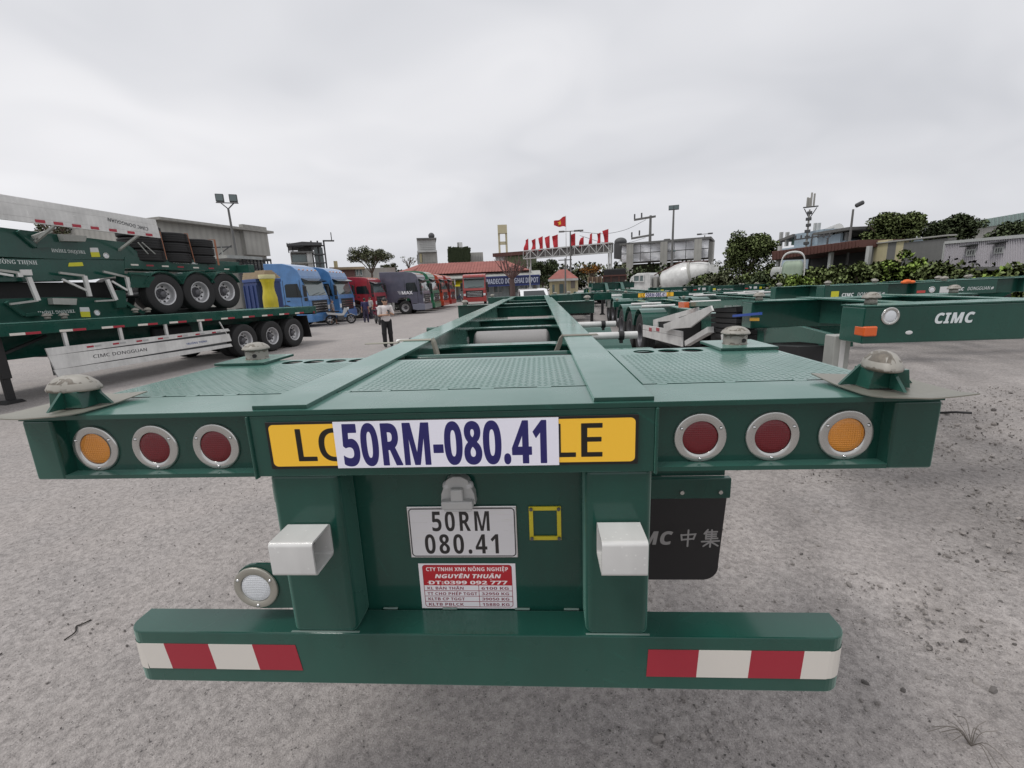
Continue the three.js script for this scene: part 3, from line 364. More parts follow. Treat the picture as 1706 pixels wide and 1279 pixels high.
  for (const [x, k] of [[-1.07, 1], [1.09, -1]]) mb().ext([[0, 0], [0.012 * k, -0.004], [0.016 * k, -0.012], [0.008 * k, -0.009], [0.003 * k, -0.016]].slice(0, 5), 0.0006, tr(x, Y(-0.728), -0.0155)).build('paint_chip', std(0.45, 0.46, 0.45, 0.6), T);
  const wire = mb().tube([V(1.245, Y(-0.03), -0.02), V(1.26, Y(-0.05), -0.02), V(1.29, Y(-0.045), 0.0), V(1.32, Y(-0.045), 0.01)], 0.003, 12, 5); wire.build('loose_wire', M.black, T);
  // lashing straps laid over the two rails
  one(mb().box(-0.6, -0.395, Y(0.0132), Y(0.0175), -1.52, -1.45).ext([[0, 0], [0.012, -0.02], [0.03, -0.1], [0.02, -0.16], [0.0, -0.16], [0.012, -0.1], [0, -0.03]], 0.07, tr(-0.395, Y(0.0235), -1.52)).box(-0.8, -0.6, Y(0.002), Y(0.006), -1.5, -1.45), 'lashing_strap', M.strap, 'worn beige strap folded over the left rail of the foreground trailer', 'strap', 'straps on the foreground trailer');
  one(mb().box(0.375, 0.58, Y(0.0132), Y(0.0175), -1.5, -1.43).ext([[0, 0], [-0.02, -0.02], [-0.06, -0.12], [-0.04, -0.13], [-0.005, -0.05]], 0.05, tr(0.38, Y(0.0235), -1.49)), 'lashing_strap', std(0.2, 0.19, 0.16, 0.9), 'dark strap folded over the right rail of the foreground trailer', 'strap', 'straps on the foreground trailer');
}
// ------------------------------------------------------------------ left: flatbed trailer carrying a stack of three chassis
const LP = new Face(V(-10.1, 0, -6.95), V(-8.95, 0, -14.5));
const LP2 = new Face(LP.p.clone().addScaledVector(LP.n, -0.9), LP.q.clone().addScaledVector(LP.n, -0.9));
const poly = (f, pts) => pts.map((p) => f.at(p[0], p[1]));
{
  const T = thing('flatbed_trailer', 'long green flatbed trailer with white side guard carrying the stacked chassis', 'trailer', LP.p, LP.turn), dk = (u) => 1.585 - 0.0175 * u;
  const slab = (u0, u1, a, b, z0, z1) => mb().ext([[u0, dk(u0) + a], [u1, dk(u1) + a], [u1, dk(u1) + b], [u0, dk(u0) + b]], z1 - z0, tr(0, 0, z0), 0.004);
  slab(-5, 9.55, -0.03, 0, -2.5, 0.0).build('deck', M.green, T); slab(-5, 9.55, -0.235, -0.035, -0.03, 0).build('side_rail', M.green, T); slab(-5, 9.55, -0.235, -0.035, -2.5, -2.47).build('side_rail', M.green, T);
  for (let i = 0; i < 13; i++) { const u = -1.6 + i * 0.83; slab(u, u + 0.24, -0.232, -0.19, 0.0, 0.004).build('reflective_tape', tapeWhite, T); slab(u + 0.25, u + 0.5, -0.232, -0.19, 0.0, 0.004).build('reflective_tape', tapeRed, T); }
  for (const z of [-0.8, -1.75]) slab(-5, 9.4, -0.75, -0.05, z - 0.06, z + 0.06).build('main_beam', M.green, T);
  for (let i = 0; i < 9; i++) { const u = -3.6 + i * 1.5; slab(u, u + 0.1, -0.2, -0.04, -2.46, -0.04).build('cross_member', M.green, T); }
  slab(9.5, 9.62, -0.3, 0.01, -2.5, 0).build('rear_beam', M.green, T);
  mb().rb(9.4, 9.5, 1.15, 1.24, 0.002, 0.03, 0.01).build('side_lamp', M.redLens, T);
  // landing legs
  for (const z of [-0.35, -2.1]) { const l = mb().rb(-0.08, 0.08, 0.5, 1.35, z - 0.07, z + 0.07, 0.01).rb(-0.06, 0.06, 0.06, 0.55, z - 0.05, z + 0.05, 0.01).build('landing_leg', M.black, T); sub('foot', mb().ext([[-0.17, 0], [0.17, 0], [0.1, 0.07], [-0.1, 0.07]], 0.26, tr(0, 0.001, z - 0.13)).geo(), M.black, l); }
  mb().bar(V(0.1, 1.0, -0.35), V(1.0, 1.25, -0.6), 0.05).bar(V(0, 0.9, -0.35), V(0, 0.9, -2.1), 0.06).build('leg_brace', M.black, T);
  mb().rb(1.2, 2.1, 0.75, 1.15, -1.6, -0.9, 0.02).build('air_tank_box', M.steelDark, T); mb().rb(3.4, 4.6, 0.8, 1.2, -2.0, -0.6, 0.1).build('tool_box', M.black, T);
  // white side guard: long boards with dark joints, carried on posts
  for (const [y0, y1] of [[0.40, 0.565], [0.57, 0.87], [0.875, 1.03]]) mb().ext([[0.55 + (1.03 - y1) * 0.1, y1], [5.2, y1 - 0.055], [5.25, y0 + 0.02], [0.55 + (1.03 - y0) * 0.15, y0]].reverse(), 0.03, tr(0, 0, 0.0), 0.002).build('guard_board', M.whitePaint, T);
  mb().ext([[0.6, 0.45], [5.1, 0.47], [5.1, 0.94], [0.6, 0.99]], 0.02, tr(0, 0, -0.03)).build('guard_backing', M.steelDark, T);
  for (const u of [0.95, 2.1, 3.25, 4.3]) mb().rb(u, u + 0.07, 0.9, 1.34, -0.08, -0.02, 0.008).build('guard_post', M.whitePaint, T);
  for (let i = 0; i < 7; i++) { const u = 1.3 + i * 0.55; mb().box(u, u + 0.14, 0.935 - 0.012 * i * 0.55, 0.975 - 0.012 * i * 0.55, 0.033, 0.036).build('reflective_tape', tapeRed, T); mb().box(u + 0.16, u + 0.3, 0.935 - 0.012 * i * 0.55, 0.975 - 0.012 * i * 0.55, 0.033, 0.036).build('reflective_tape', std(0.4, 0.4, 0.4, 0.4), T); }
  const g1 = planeMesh('guard_print', 1.28, 0.12, print(TEX.guard, 0.5, true), T, 2.0, 0.72, 0.0345); g1.rotation.z = -0.012; planeMesh('guard_print', 0.7, 0.1, print(TEX.thinh, 0.5, true), T, 4.05, 0.7, 0.0345);
  for (const u of [5.87, 7.09, 8.23]) { wheel(T, u, 0.53, -0.17, -Math.PI / 2); wheel(T, u, 0.53, -0.52, Math.PI / 2); wheel(T, u, 0.53, -2.33, Math.PI / 2); mb().cyl(V(u, 0.53, -2.2), V(u, 0.53, -0.3), 0.07).build('axle', M.black, T); }
  mb().ext([[9.15, 0.25], [9.18, 0.25], [9.05, 1.1], [9.02, 1.1]], 0.6, tr(0, 0, -0.62)).build('mud_flap', M.flap, T); mb().bar(V(5.0, 1.2, -0.05), V(5.28, 0.62, -0.05), 0.03).build('guard_stay', M.whitePaint, T);
  // timber dunnage under the carried wheels
  const dn = thing('timber_dunnage', 'dark timber sleepers on the flatbed deck under the carried wheels', 'timber', LP2.p, LP2.turn); for (const z of [-0.3, -1.4]) mb().ext([[2.6, dk(2.6) + 0.006], [6.4, dk(6.4) + 0.006], [6.4, 1.615], [2.6, 1.615]], 0.34, tr(0, 0, z - 0.2), 0.004).build('sleeper', M.rubber, dn);
}
const barIn = (b, f, pts, t, z = 0, d = t) => { const P = pts.map((p) => f.at(p[0], p[1])); for (let i = 0; i + 1 < P.length; i++) b.bar(V(P[i][0], P[i][1], z), V(P[i + 1][0], P[i + 1][1], z), d, t); return b; };
const plate = (b, f, pts, d, z) => b.ext(poly(f, pts), d, tr(0, 0, z), 0.003);
const decal = (name, f, mat, parent, px, py, w, h, z, rz = 0) => { const [x, y] = f.at(px, py), m = planeMesh(name, w, h, mat, parent, x, y, z); m.rotation.z = rz; return m; };
{
  const pw = print(TEX.thinhWhite, 0.5, true), G = 'chassis stacked on the flatbed';
  // bottom chassis, lying upside down on the deck
  const A = thing('container_chassis', 'bottom green chassis of the stack, upside down, yellow sticker on its beam', 'trailer', LP2.p, LP2.turn, G);
  for (const z of [0, -1.0]) plate(mb(), LP2, [[-60, 548], [205, 528], [238, 520], [200, 497], [95, 495], [-60, 500]], 0.05, z).build('main_beam', M.green, A);
  barIn(mb(), LP2, [[195, 500], [235, 522]], 0.07, 0.1).build('brace', M.green, A); barIn(mb(), LP2, [[5, 503], [35, 525], [62, 523]], 0.07, 0.1).build('brace', M.green, A); barIn(mb(), LP2, [[22, 512], [52, 500]], 0.06, 0.1).build('brace', M.green, A);
  for (const [a, b, c] of [[[168, 466], [183, 500], [148, 502]], [[36, 462], [52, 501], [5, 507]]]) { barIn(mb(), LP2, [a, b], 0.08, 0.2, 0.06).build('guard_post', M.whitePaint, A); barIn(mb(), LP2, [b, c], 0.04, 0.2).build('guard_arm', M.grey, A); }
  plate(mb(), LP2, [[76, 497], [117, 498], [116, 508], [78, 507]], 0.15, 0.06).build('control_box', M.grey, A); plate(mb(), LP2, [[182, 485], [202, 483], [204, 512], [188, 513]], 0.08, 0.06).build('bracket', M.green, A);
  plate(mb(), LP2, [[130, 512], [145, 512], [147, 519], [131, 519]], 0.005, 0.054).build('sticker', stickerWhite, A); plate(mb(), LP2, [[131, 519.2], [146.5, 519.2], [148, 528], [133, 528]], 0.005, 0.054).build('sticker', stickerYellow, A);
  decal('beam_print', LP2, pw, A, 92, 520, 0.75, 0.13, 0.056, Math.PI); roundLamp('marker', A, ...LP2.at(159, 521), 0.06, M.clearLens, M.steel, 1);
  for (const [x, y] of [[64, 536], [92, 535], [212, 525], [233, 524]]) { const [u, h] = LP2.at(x, y); const t = twistLock(A, u, h + 0.05, 0.3, 0, M.cast, 1.4); t.rotation.z = 0; }
  for (const x of [-0.6, 1.1, 2.2]) mb().rb(x, x + 0.12, 1.72, 1.9, -0.99, 0.0, 0.01).build('cross_member', M.green, A);
  mb().rb(-5, 3.15, 1.8, 2.42, -1.0, -0.35, 0.02).build('gap_filler', M.black, A); mb().rb(-5, 1.2, 2.6, 3.5, -1.9, -1.3, 0.02).build('gap_filler', M.green, A);  // two boxes added to close see-through gaps so they read dark
  // middle chassis, right way up on its wheels
  const B = thing('container_chassis', 'middle green chassis of the stack, upright on three carried wheels with green mudguards', 'trailer', LP2.p, LP2.turn, G);
  for (const z of [0, -1.0]) { plate(mb(), LP2, [[-60, 470], [150, 466], [205, 458], [205, 434], [-60, 430]], 0.05, z).build('main_beam', M.green, B); plate(mb(), LP2, [[205, 447], [396, 452], [396, 437], [330, 433], [205, 428]], 0.06, z).build('main_rail', M.green, B); }
  const [uA] = LP2.at(232, 440), [uB] = LP2.at(396, 440); for (let i = 0; i < 5; i++) { const u = lerp(uA, uB, i / 4.2); mb().rb(u, u + 0.12, 2.78, 2.92, -1.0, 0.0, 0.01).build('cross_member', M.green, B); } mb().rb(uB - 0.15, uB + 0.1, 2.7, 2.95, -2.0, 0.55, 0.01).build('rear_bolster', M.green, B);
  for (let i = 0; i < 7; i++) { const [u, h] = LP2.at(215 + i * 26, 441 + i * 1.2); mb().box(u, u + 0.2, h - 0.02, h + 0.02, 0.064, 0.068).build('reflective_tape', i % 2 ? tapeRed : tapeWhite, B); }
  decal('rail_print', LP2, print(TEX.dong, 0.5, true), B, 307, 438, 0.85, 0.09, 0.066, Math.PI);
  for (const [x, y] of [[265, 490], [323, 487], [368, 485]]) { const [u, h] = LP2.at(x, y); wheel(B, u, h, 0.1, -Math.PI / 2, M.rim, 1.05); wheel(B, u, h, -1.6, Math.PI / 2, M.rim, 0.97); mb().cyl(V(u, h, -1.5), V(u, h, 0), 0.07).build('axle', M.black, B);
    const p = []; for (let i = 0; i <= 10; i++) { const a = lerp(0.45, Math.PI - 0.45, i / 10); p.push([Math.cos(a) * 0.62, Math.sin(a) * 0.62]); } for (let i = 10; i >= 0; i--) { const a = lerp(0.45, Math.PI - 0.45, i / 10); p.push([Math.cos(a) * 0.6, Math.sin(a) * 0.6]); } mb().ext(p, 0.62, tr(u, h, -0.33)).build('mudguard', M.green, B); }
  plate(mb(), LP2, [[206, 479], [238, 479], [246, 462], [206, 456]], 0.5, -0.25).build('mudguard', M.green, B); barIn(mb(), LP2, [[199, 456], [236, 457]], 0.05, 0.3).build('mudguard_tube', M.green, B);
  for (const [p0, p1, p2, s0, s1] of [[[88, 455], [130, 460], [139, 494], [93, 466], [133, 484]], [[162, 453], [201, 462], [208, 492], [176, 469], [202, 484]], [[-20, 450], [20, 455], [22, 462], [-20, 455], [10, 460]]]) { barIn(mb(), LP2, [p0, p1], 0.05, 0.2).build('guard_arm', M.grey, B); barIn(mb(), LP2, [p1, p2], 0.08, 0.2, 0.06).build('guard_post', M.whitePaint, B); barIn(mb(), LP2, [s0, s1], 0.045, 0.2).build('guard_strut', M.whitePaint, B); }
  plate(mb(), LP2, [[21, 450], [40, 450], [42, 459], [23, 459]], 0.02, 0.2).build('name_plate', M.whitePaint, B); plate(mb(), LP2, [[112, 438], [134, 437], [136, 443], [111, 444]], 0.005, 0.056).build('sticker', stickerYellow, B); decal('beam_print', LP2, pw, B, 20, 436, 0.85, 0.15, 0.057);
  for (const p of [[[215, 405], [232, 424]], [[222, 405], [244, 424]]]) barIn(mb(), LP2, p, 0.02, 0.3).build('stay_wire', M.grey, B);
  // top chassis, upside down, white side guard uppermost
  const K = thing('container_chassis', 'top green chassis of the stack, upside down, its white side guard uppermost', 'trailer', LP2.p, LP2.turn, G);
  for (const z of [0, -1.0]) plate(mb(), LP2, [[-60, 425], [110, 432], [204, 432], [236, 427], [206, 404], [-60, 372]], 0.05, z).build('main_beam', M.green, K);
  { const [a] = LP2.at(-60, 360), top = (u) => lerp(LP2.at(0, 338)[1], LP2.at(213, 370)[1], (u - LP2.at(0, 350)[0]) / (LP2.at(213, 370)[0] - LP2.at(0, 350)[0])), bot = (u) => lerp(LP2.at(0, 376)[1], LP2.at(222, 400)[1], (u - LP2.at(0, 376)[0]) / (LP2.at(222, 400)[0] - LP2.at(0, 376)[0])), r0 = LP2.at(213, 370)[0], r1 = LP2.at(222, 400)[0];
    for (const [k0, k1] of [[0.0, 0.2], [0.215, 0.7], [0.715, 1]]) { const q = (u, k) => [u, lerp(bot(u), top(u), k)]; mb().ext([q(a, k0), q(lerp(r1, r0, k0), k0), q(lerp(r1, r0, k1), k1), q(a, k1)], 0.04, tr(0, 0, 0.86), 0.003).build('guard_board', M.whitePaint, K); }
    for (let i = 0; i < 7; i++) { const u = LP2.at(195 - i * 31, 390)[0], b = bot(u) * 0.9 + top(u) * 0.1; mb().box(u, u + 0.17, b - 0.03, b + 0.03, 0.905, 0.909).build('reflective_tape', tapeRed, K); }
    const gp = decal('guard_print', LP2, print(TEX.guard, 0.5, true), K, 166, 378, 0.98, 0.12, 0.9075, Math.PI - 0.13); gp.position.z = 0.909;
    for (const x of [50, 190]) { const u = LP2.at(x, 390)[0]; mb().bar(V(u, bot(u) + 0.05, 0.82), V(u, bot(u) - 0.3, 0.05), 0.05).build('guard_arm', M.grey, K); } }
  plate(mb(), LP2, [[92, 391], [134, 394], [131, 403], [96, 402]], 0.15, 0.06).build('control_box', M.grey, K); barIn(mb(), LP2, [[24, 385], [54, 411], [78, 409]], 0.07, 0.1).build('brace', M.green, K); barIn(mb(), LP2, [[44, 396], [74, 385]], 0.07, 0.2).build('brace', M.grey, K);
  plate(mb(), LP2, [[147, 413], [160, 413], [162, 420], [148, 420]], 0.005, 0.054).build('sticker', stickerWhite, K); plate(mb(), LP2, [[148, 420.2], [162, 420.2], [164, 428], [150, 428]], 0.005, 0.054).build('sticker', stickerYellow, K); decal('beam_print', LP2, pw, K, 112, 419, 0.72, 0.13, 0.056, Math.PI); roundLamp('marker', K, ...LP2.at(174, 426), 0.06, M.clearLens, M.steel, 1); mb().rb(0.4, 3.2, 3.0, 3.1, -1.0, -0.2, 0.01).build('gap_filler', M.black, K);  // last box is an added black filler for the gap
  // nine tyres lying in three strapped piles, and their straps
  const cols = [[241, 376, 427, 'left'], [289, 388, 430, 'middle'], [333, 399, 433, 'right']]; let first;
  cols.forEach(([px, y0, y1, cn]) => { const [u, top] = LP2.at(px, y0), bot = 2.955, hgt = (top - bot) / 3; ['bottom', 'middle', 'top'].forEach((ln, k) => {
    const label = `black tyre lying flat, ${ln} of the ${cn} strapped pile on the chassis`, P = LP2.p.clone().addScaledVector(LP2.u, u).addScaledVector(LP2.n, -0.25).add(V(0, bot + hgt * (k + 0.5), 0)); let t;
    if (!first) { t = first = thing('loose_tyre', label, 'tyre', P, 0, 'tyres strapped on the stack'); const m = sub('tyre', wheelGeo.tyre, M.rubber, t); m.rotation.z = Math.PI / 2; m.scale.set(hgt / 0.302, 0.96, 0.96); } else t = copyOf(first, label, P, 0, 'tyres strapped on the stack');
    t.children[0].scale.x = hgt / 0.302; }); });
  [[254, 384, 264, 427, 'left'], [300, 388, 311, 432, 'middle'], [346, 398, 352, 437, 'right']].forEach(([a, b, c, d, n]) => { const g = mb(), [x0, y0] = LP2.at(a, b), [x1, y1] = LP2.at(c, d); g.bar(V(x0, y0 - 0.03, 0.245), V(x1, y1 - 0.1, 0.27), 0.05, 0.012).bar(V(x0 - 0.02, y0 - 0.032, 0.24), V(x0 - 0.06, y0 - 0.03, -0.6), 0.05, 0.01); const m = one(g, 'ratchet_strap', M.strapOrange, `orange strap over the ${n} pile of carried tyres`, 'strap', 'straps over the tyre piles'); m.position.copy(LP2.p); m.rotation.y = LP2.turn; });
}
// ------------------------------------------------------------------ right: parked container trailers, fronts towards us
const SP = new Face(V(2.8, 0, -12), V(2.8, 0, -2));
function skeletal(label, p, turn, group, o = {}) { // front face at local z = 0, body towards -z
  const T = thing('container_trailer', label, 'trailer', p, turn, group), H = o.h || 1.66, L = 12.2, Y = (v) => H + v;
  for (const [a, b, z] of [[-1.25, -0.03, 0], [-0.0295, 0.4995, -0.12], [0.5, 1.25, 0]]) mb().rb(a, b, Y(-0.3), Y(-0.012), -0.28, z, 0.012).build('front_bolster', M.green, T); mb().box(-1.25, 1.25, Y(-0.0115), Y(0), -0.3, 0.004).build('bolster_plate', M.green, T);
  mb().rb(-1.25, 1.25, Y(-0.36), Y(-0.05), -2.15, -1.9, 0.012).build('neck_bolster', M.green, T); mb().box(-1.25, 1.25, Y(-0.0495), Y(-0.035), -2.2, -1.85).build('bolster_plate', M.green, T);
  mb().rb(-1.25, 1.25, Y(-0.61), Y(-0.42), -L, -L + 0.2, 0.012).build('rear_bolster', M.green, T);
  for (const s of [-1, 1]) {
    const x = s * 0.46; mb().ext([[-0.28, Y(-0.22)], [-2.2, Y(-0.34)], [-3.2, Y(-0.82)], [-L, Y(-0.82)], [-L, Y(-0.42)], [-3.0, Y(-0.42)], [-2.3, Y(-0.04)], [-0.28, Y(-0.04)]].map((q) => [-q[0], q[1]]), 0.012, tr(x + 0.006, 0, 0).multiply(rotY(Math.PI / 2)).multiply(M4().makeScale(1, 1, 1))).build('main_rail', M.green, T);
    mb().box(x - 0.08, x + 0.08, Y(-0.0399), Y(-0.024), -2.3, -0.3).bar(V(x, Y(-0.034), -2.29), V(x, Y(-0.414), -2.99), 0.16, 0.016).box(x - 0.08, x + 0.08, Y(-0.4199), Y(-0.404), -L, -3.0).build('rail_flange', M.green, T);
    for (const z of [-0.14, -2.02, -L + 0.1]) twistLock(T, s * 1.12, Y(z === -0.14 ? 0 : z === -2.02 ? -0.035 : -0.42), z, 0, M.cast, 1.05);
    const l = mb().rb(s * 1.19 - 0.07, s * 1.19 + 0.07, 1.0, Y(-0.27), -0.45, -0.31, 0.01).build('corner_stand', M.grey, T); sub('rack', mb().box(s * 1.19 - 0.02, s * 1.19 + 0.02, 1.02, Y(-0.3), -0.308, -0.302).geo(), M.whitePaint, l);
    if (o.legs) { const q = mb().rb(s * 0.75 - 0.07, s * 0.75 + 0.07, 0.08, 1.2, -3.0, -2.86, 0.01).build('landing_leg', M.black, T); sub('foot', mb().ext([[-0.16, 0], [0.16, 0], [0.09, 0.08], [-0.09, 0.08]], 0.3, tr(s * 0.75, 0.001, -3.08)).geo(), M.black, q); }
    for (const z of [-8.2, -9.5, -10.8]) { mudguard(T, s < 0 ? -1.23 : 0.6, s < 0 ? -0.6 : 1.23, 0.56, z, 0.64, M.green, 0.25); wheel(T, s * 1.05, 0.52, z, s < 0 ? Math.PI : 0, M.rimDark, 1.04); }
    for (const z of [-7.9, -9.2]) mb().cyl(V(s * 0.4, 1.27, z), V(s * 1.22, 1.27, z), 0.035).build('mudguard_tube', M.whitePaint, T);
  }
  for (const z of [-0.9, -3.6, -4.8, -6.2, -7.4, -8.8, -11]) mb().rb(-0.46, 0.46, Y(z > -1 ? -0.22 : -0.64), Y(z > -1 ? -0.05 : -0.46), z - 0.1, z, 0.008).build('cross_member', M.green, T);
  for (const z of [-8.2, -9.5, -10.8]) mb().rb(-1, 1, 0.44, 0.6, z - 0.07, z + 0.07, 0.02).build('axle', M.black, T);
  mb().rb(-0.85, 0.85, 0.62, 0.98, -11.4, -7.7, 0.03).build('suspension_frame', M.black, T); mb().rb(-1.12, -0.52, 0.55, 1.08, -6.6, -5.6, 0.04).build('tool_box', M.black, T); mb().cyl(V(0.75, 0.85, -6.8), V(0.75, 0.85, -5.4), 0.2, 0.2, 20).build('air_tank', M.steelDark, T); mb().rb(-0.6, 0.6, 0.75, 1.1, -4.9, -3.4, 0.03).build('spare_wheel_carrier', M.black, T);
  if (o.dong) { planeMesh('bolster_print', 0.86, 0.115, o.dong, T, -0.5, Y(-0.19), 0.0022); mb().box(-1.12, -0.97, Y(-0.24), Y(-0.11), 0.001, 0.004).build('sticker', stickerYellow, T); mb().box(0.52, 0.68, Y(-0.21), Y(-0.16), 0.001, 0.004).build('sticker', stickerRed, T); mb().box(0.95, 1.12, Y(-0.22), Y(-0.1), 0.001, 0.004).build('sticker', stickerWhite, T); roundLamp('marker', T, 0.8, Y(-0.15), 0.003, M.clearLens, M.steel, 0.9); }
  return T;
}
{
  const T = skeletal('green container trailer right of the foreground one, its front bolster lettered CIMC, white side guard', V(4.05, 0, -2.55), 0, null);
  T.userData.label = 'green container trailer beside the foreground one, front lettered in white, white side guard';
  planeMesh('bolster_print', 0.36, 0.115, print(TEX.cimcBig, 0.5, true), T, -0.57, 1.545, 0.0022); roundLamp('front_lamp', T, -1.06, 1.575, 0.004, M.clearLens, M.steel, 0.98); mb().rb(-1.252, -1.15, 1.42, 1.5, -0.1, 0.02, 0.012).build('side_lamp', M.orangeLamp, T); mb().sph(-0.9, 1.44, 0.001, 0.028, 1, 0.55, 0.08).build('sticker', stickerWhite, T);
  // its near side: guard panel, arms, ribbed box, lamp (surveyed in the trailer's side plane)
  const S = (b, n, m) => { const o = b.build(n, m, T); o.position.set(SP.p.x - T.position.x, 0, SP.p.z - T.position.z); o.rotation.y = SP.turn; return o; };
  S(plate(mb(), SP, [[1073, 560], [1073, 549], [1138, 561], [1138, 577]], 0.03, 0), 'guard_board', M.whitePaint); S(plate(mb(), SP, [[1073, 548], [1073, 541], [1138, 552], [1138, 560]], 0.03, 0), 'guard_board', M.whitePaint);
  for (const [a, b] of [[1084, 1088], [1096, 1101]]) S(plate(mb(), SP, [[a, 545.5], [b, 546.5], [b, 552], [a, 551]], 0.004, 0.034), 'reflective_tape', tapeRed);
  S(plate(mb(), SP, [[1081, 546], [1081, 533], [1152, 512], [1154, 529], [1149, 529], [1148, 520], [1122, 529], [1121, 534], [1088, 536], [1088, 545]], 0.02, -0.12), 'guard_arm', M.whitePaint);
  S(plate(mb(), SP, [[1115, 552], [1114, 540], [1196, 509], [1199, 517], [1160, 545], [1130, 547], [1121, 551]], 0.02, 0.08), 'guard_arm', M.whitePaint); S(barIn(mb(), SP, [[1145, 572], [1184, 549]], 0.09, 0), 'guard_strut', M.whitePaint); S(barIn(mb(), SP, [[1206, 562], [1226, 549]], 0.08, 0), 'guard_strut', M.whitePaint);
  S(plate(mb(), SP, [[1156, 519], [1156, 504], [1206, 502], [1206, 516]], 0.03, -0.35), 'data_panel', M.green); const dp = decal('panel_print', SP, print(TEX.thinhWhite, 0.5, true), T, 1183, 511, 0.62, 0.15, 0); dp.position.set(SP.p.x - T.position.x + 0.318, dp.position.y, SP.p.z - T.position.z + dp.position.x); dp.rotation.set(0, SP.turn, 0); dp.position.z = SP.p.z - T.position.z + SP.at(1183, 511)[0]; dp.position.x = SP.p.x - T.position.x + 0.315;
  S(plate(mb(), SP, [[1138, 512], [1138, 503], [1148, 503], [1148, 512]], 0.08, 0), 'side_lamp', M.orangeLamp); S(barIn(mb(), SP, [[1148, 507], [1245, 503]], 0.07, -0.05), 'hose_arm', M.green);
  for (let i = 0; i < 6; i++) S(plate(mb(), SP, [[1178, 520 + i * 8], [1178, 514.5 + i * 8], [1219, 513 + i * 9.4], [1219, 520 + i * 9.4]], 0.26, -0.32), 'box_rib', M.black); S(plate(mb(), SP, [[1180, 566], [1180, 514], [1217, 511], [1217, 570]], 0.2, -0.31), 'ribbed_box', M.black);
  S(plate(mb(), SP, [[1252, 534], [1252, 529.5], [1266, 529.5], [1266, 534]], 0.01, 0.01), 'yellow_label', std(0.7, 0.38, 0.04, 0.5)); S(barIn(mb(), SP, [[1226, 526], [1272, 522]], 0.03, 0.03), 'blue_handle', std(0.03, 0.09, 0.4, 0.4));
  S(plate(mb(), SP, [[1245, 572], [1245, 548], [1300, 545], [1372, 566], [1372, 578], [1300, 570]], 0.05, -0.25), 'leg_gusset', M.green); S(plate(mb(), SP, [[1225, 612], [1225, 572], [1330, 578], [1332, 612]], 0.3, -0.3), 'tool_box', M.black);
}
{
  const dong = print(TEX.dong, 0.5, true), G = 'trailers parked in the row on the right', R = skeletal('green container trailer in the right row, its left bolster end behind the near twist lock', V(7.25, 0, -8.4), 0, G, { h: 1.66, dong, legs: true });
  R.userData.label = 'green row trailer with yellow front sticker, left of the large near bolster lettered in white';
  copyOf(R, 'green container trailer at the right edge of the row, only its left end in view', V(12.7, 0, -9.6), 0, G);
  copyOf(R, 'green container trailer in the right row below the white cabin, front lettered', V(9.95, 0, -9.1), 0, G);
  copyOf(R, 'distant green container trailer below the bushes before the pale green truck', V(13.6, -0.25, -25), 0, G);
  copyOf(R, 'farthest green container trailer, below the round leafy tree', V(15.4, -0.25, -33), 0, G);
  copyOf(R, 'green container trailer at mid distance right below the white mixer', V(7.6, -0.15, -22.6), 0, G);
  copyOf(R, 'green container trailer below the gap between white mixer and round tree', V(10.5, -0.2, -23.4), 0, G);
  copyOf(R, 'far green container trailer below the dark brown tipper body', V(4.9, -0.2, -31.5), 0, G);
  const Q = copyOf(R, 'green container trailer in the middle distance just right of the foreground rails', V(2.1, -0.2, -18.5), 0, G); for (const c of [...Q.children]) if (['bolster_print', 'sticker', 'marker'].includes(c.name)) Q.remove(c);
  const E_ = skeletal('green container trailer with a yellow and white plate on its tail, mid distance', V(4.75, 0, -28.9), Math.PI, null, { h: 1.86, legs: true }); E_.userData.label = 'green container trailer with yellow and white plate on its tail, in the middle distance';
  planeMesh('tail_plate', 1.36, 0.17, print(TEX.long, 0.4), E_, 0, 1.345, -12.204, Math.PI); planeMesh('number_print', 0.8, 0.15, print(TEX.number, 0.4), E_, 0, 1.345, -12.207, Math.PI);
  one(mb().sph(0, 0, 0, 0.055, 1.3, 0.7, 1).sph(0.07, -0.01, 0.02, 0.045, 1.2, 0.6, 1).sph(-0.06, -0.012, 0.01, 0.04, 1.3, 0.6, 1), 'orange_bundle', std(0.75, 0.16, 0.04, 0.8), 'bright orange cloth bundle lying on the row trailer right of the rust shed', 'cloth').position.copy(at(1510, 474, 10.9).setY(1.71));
}
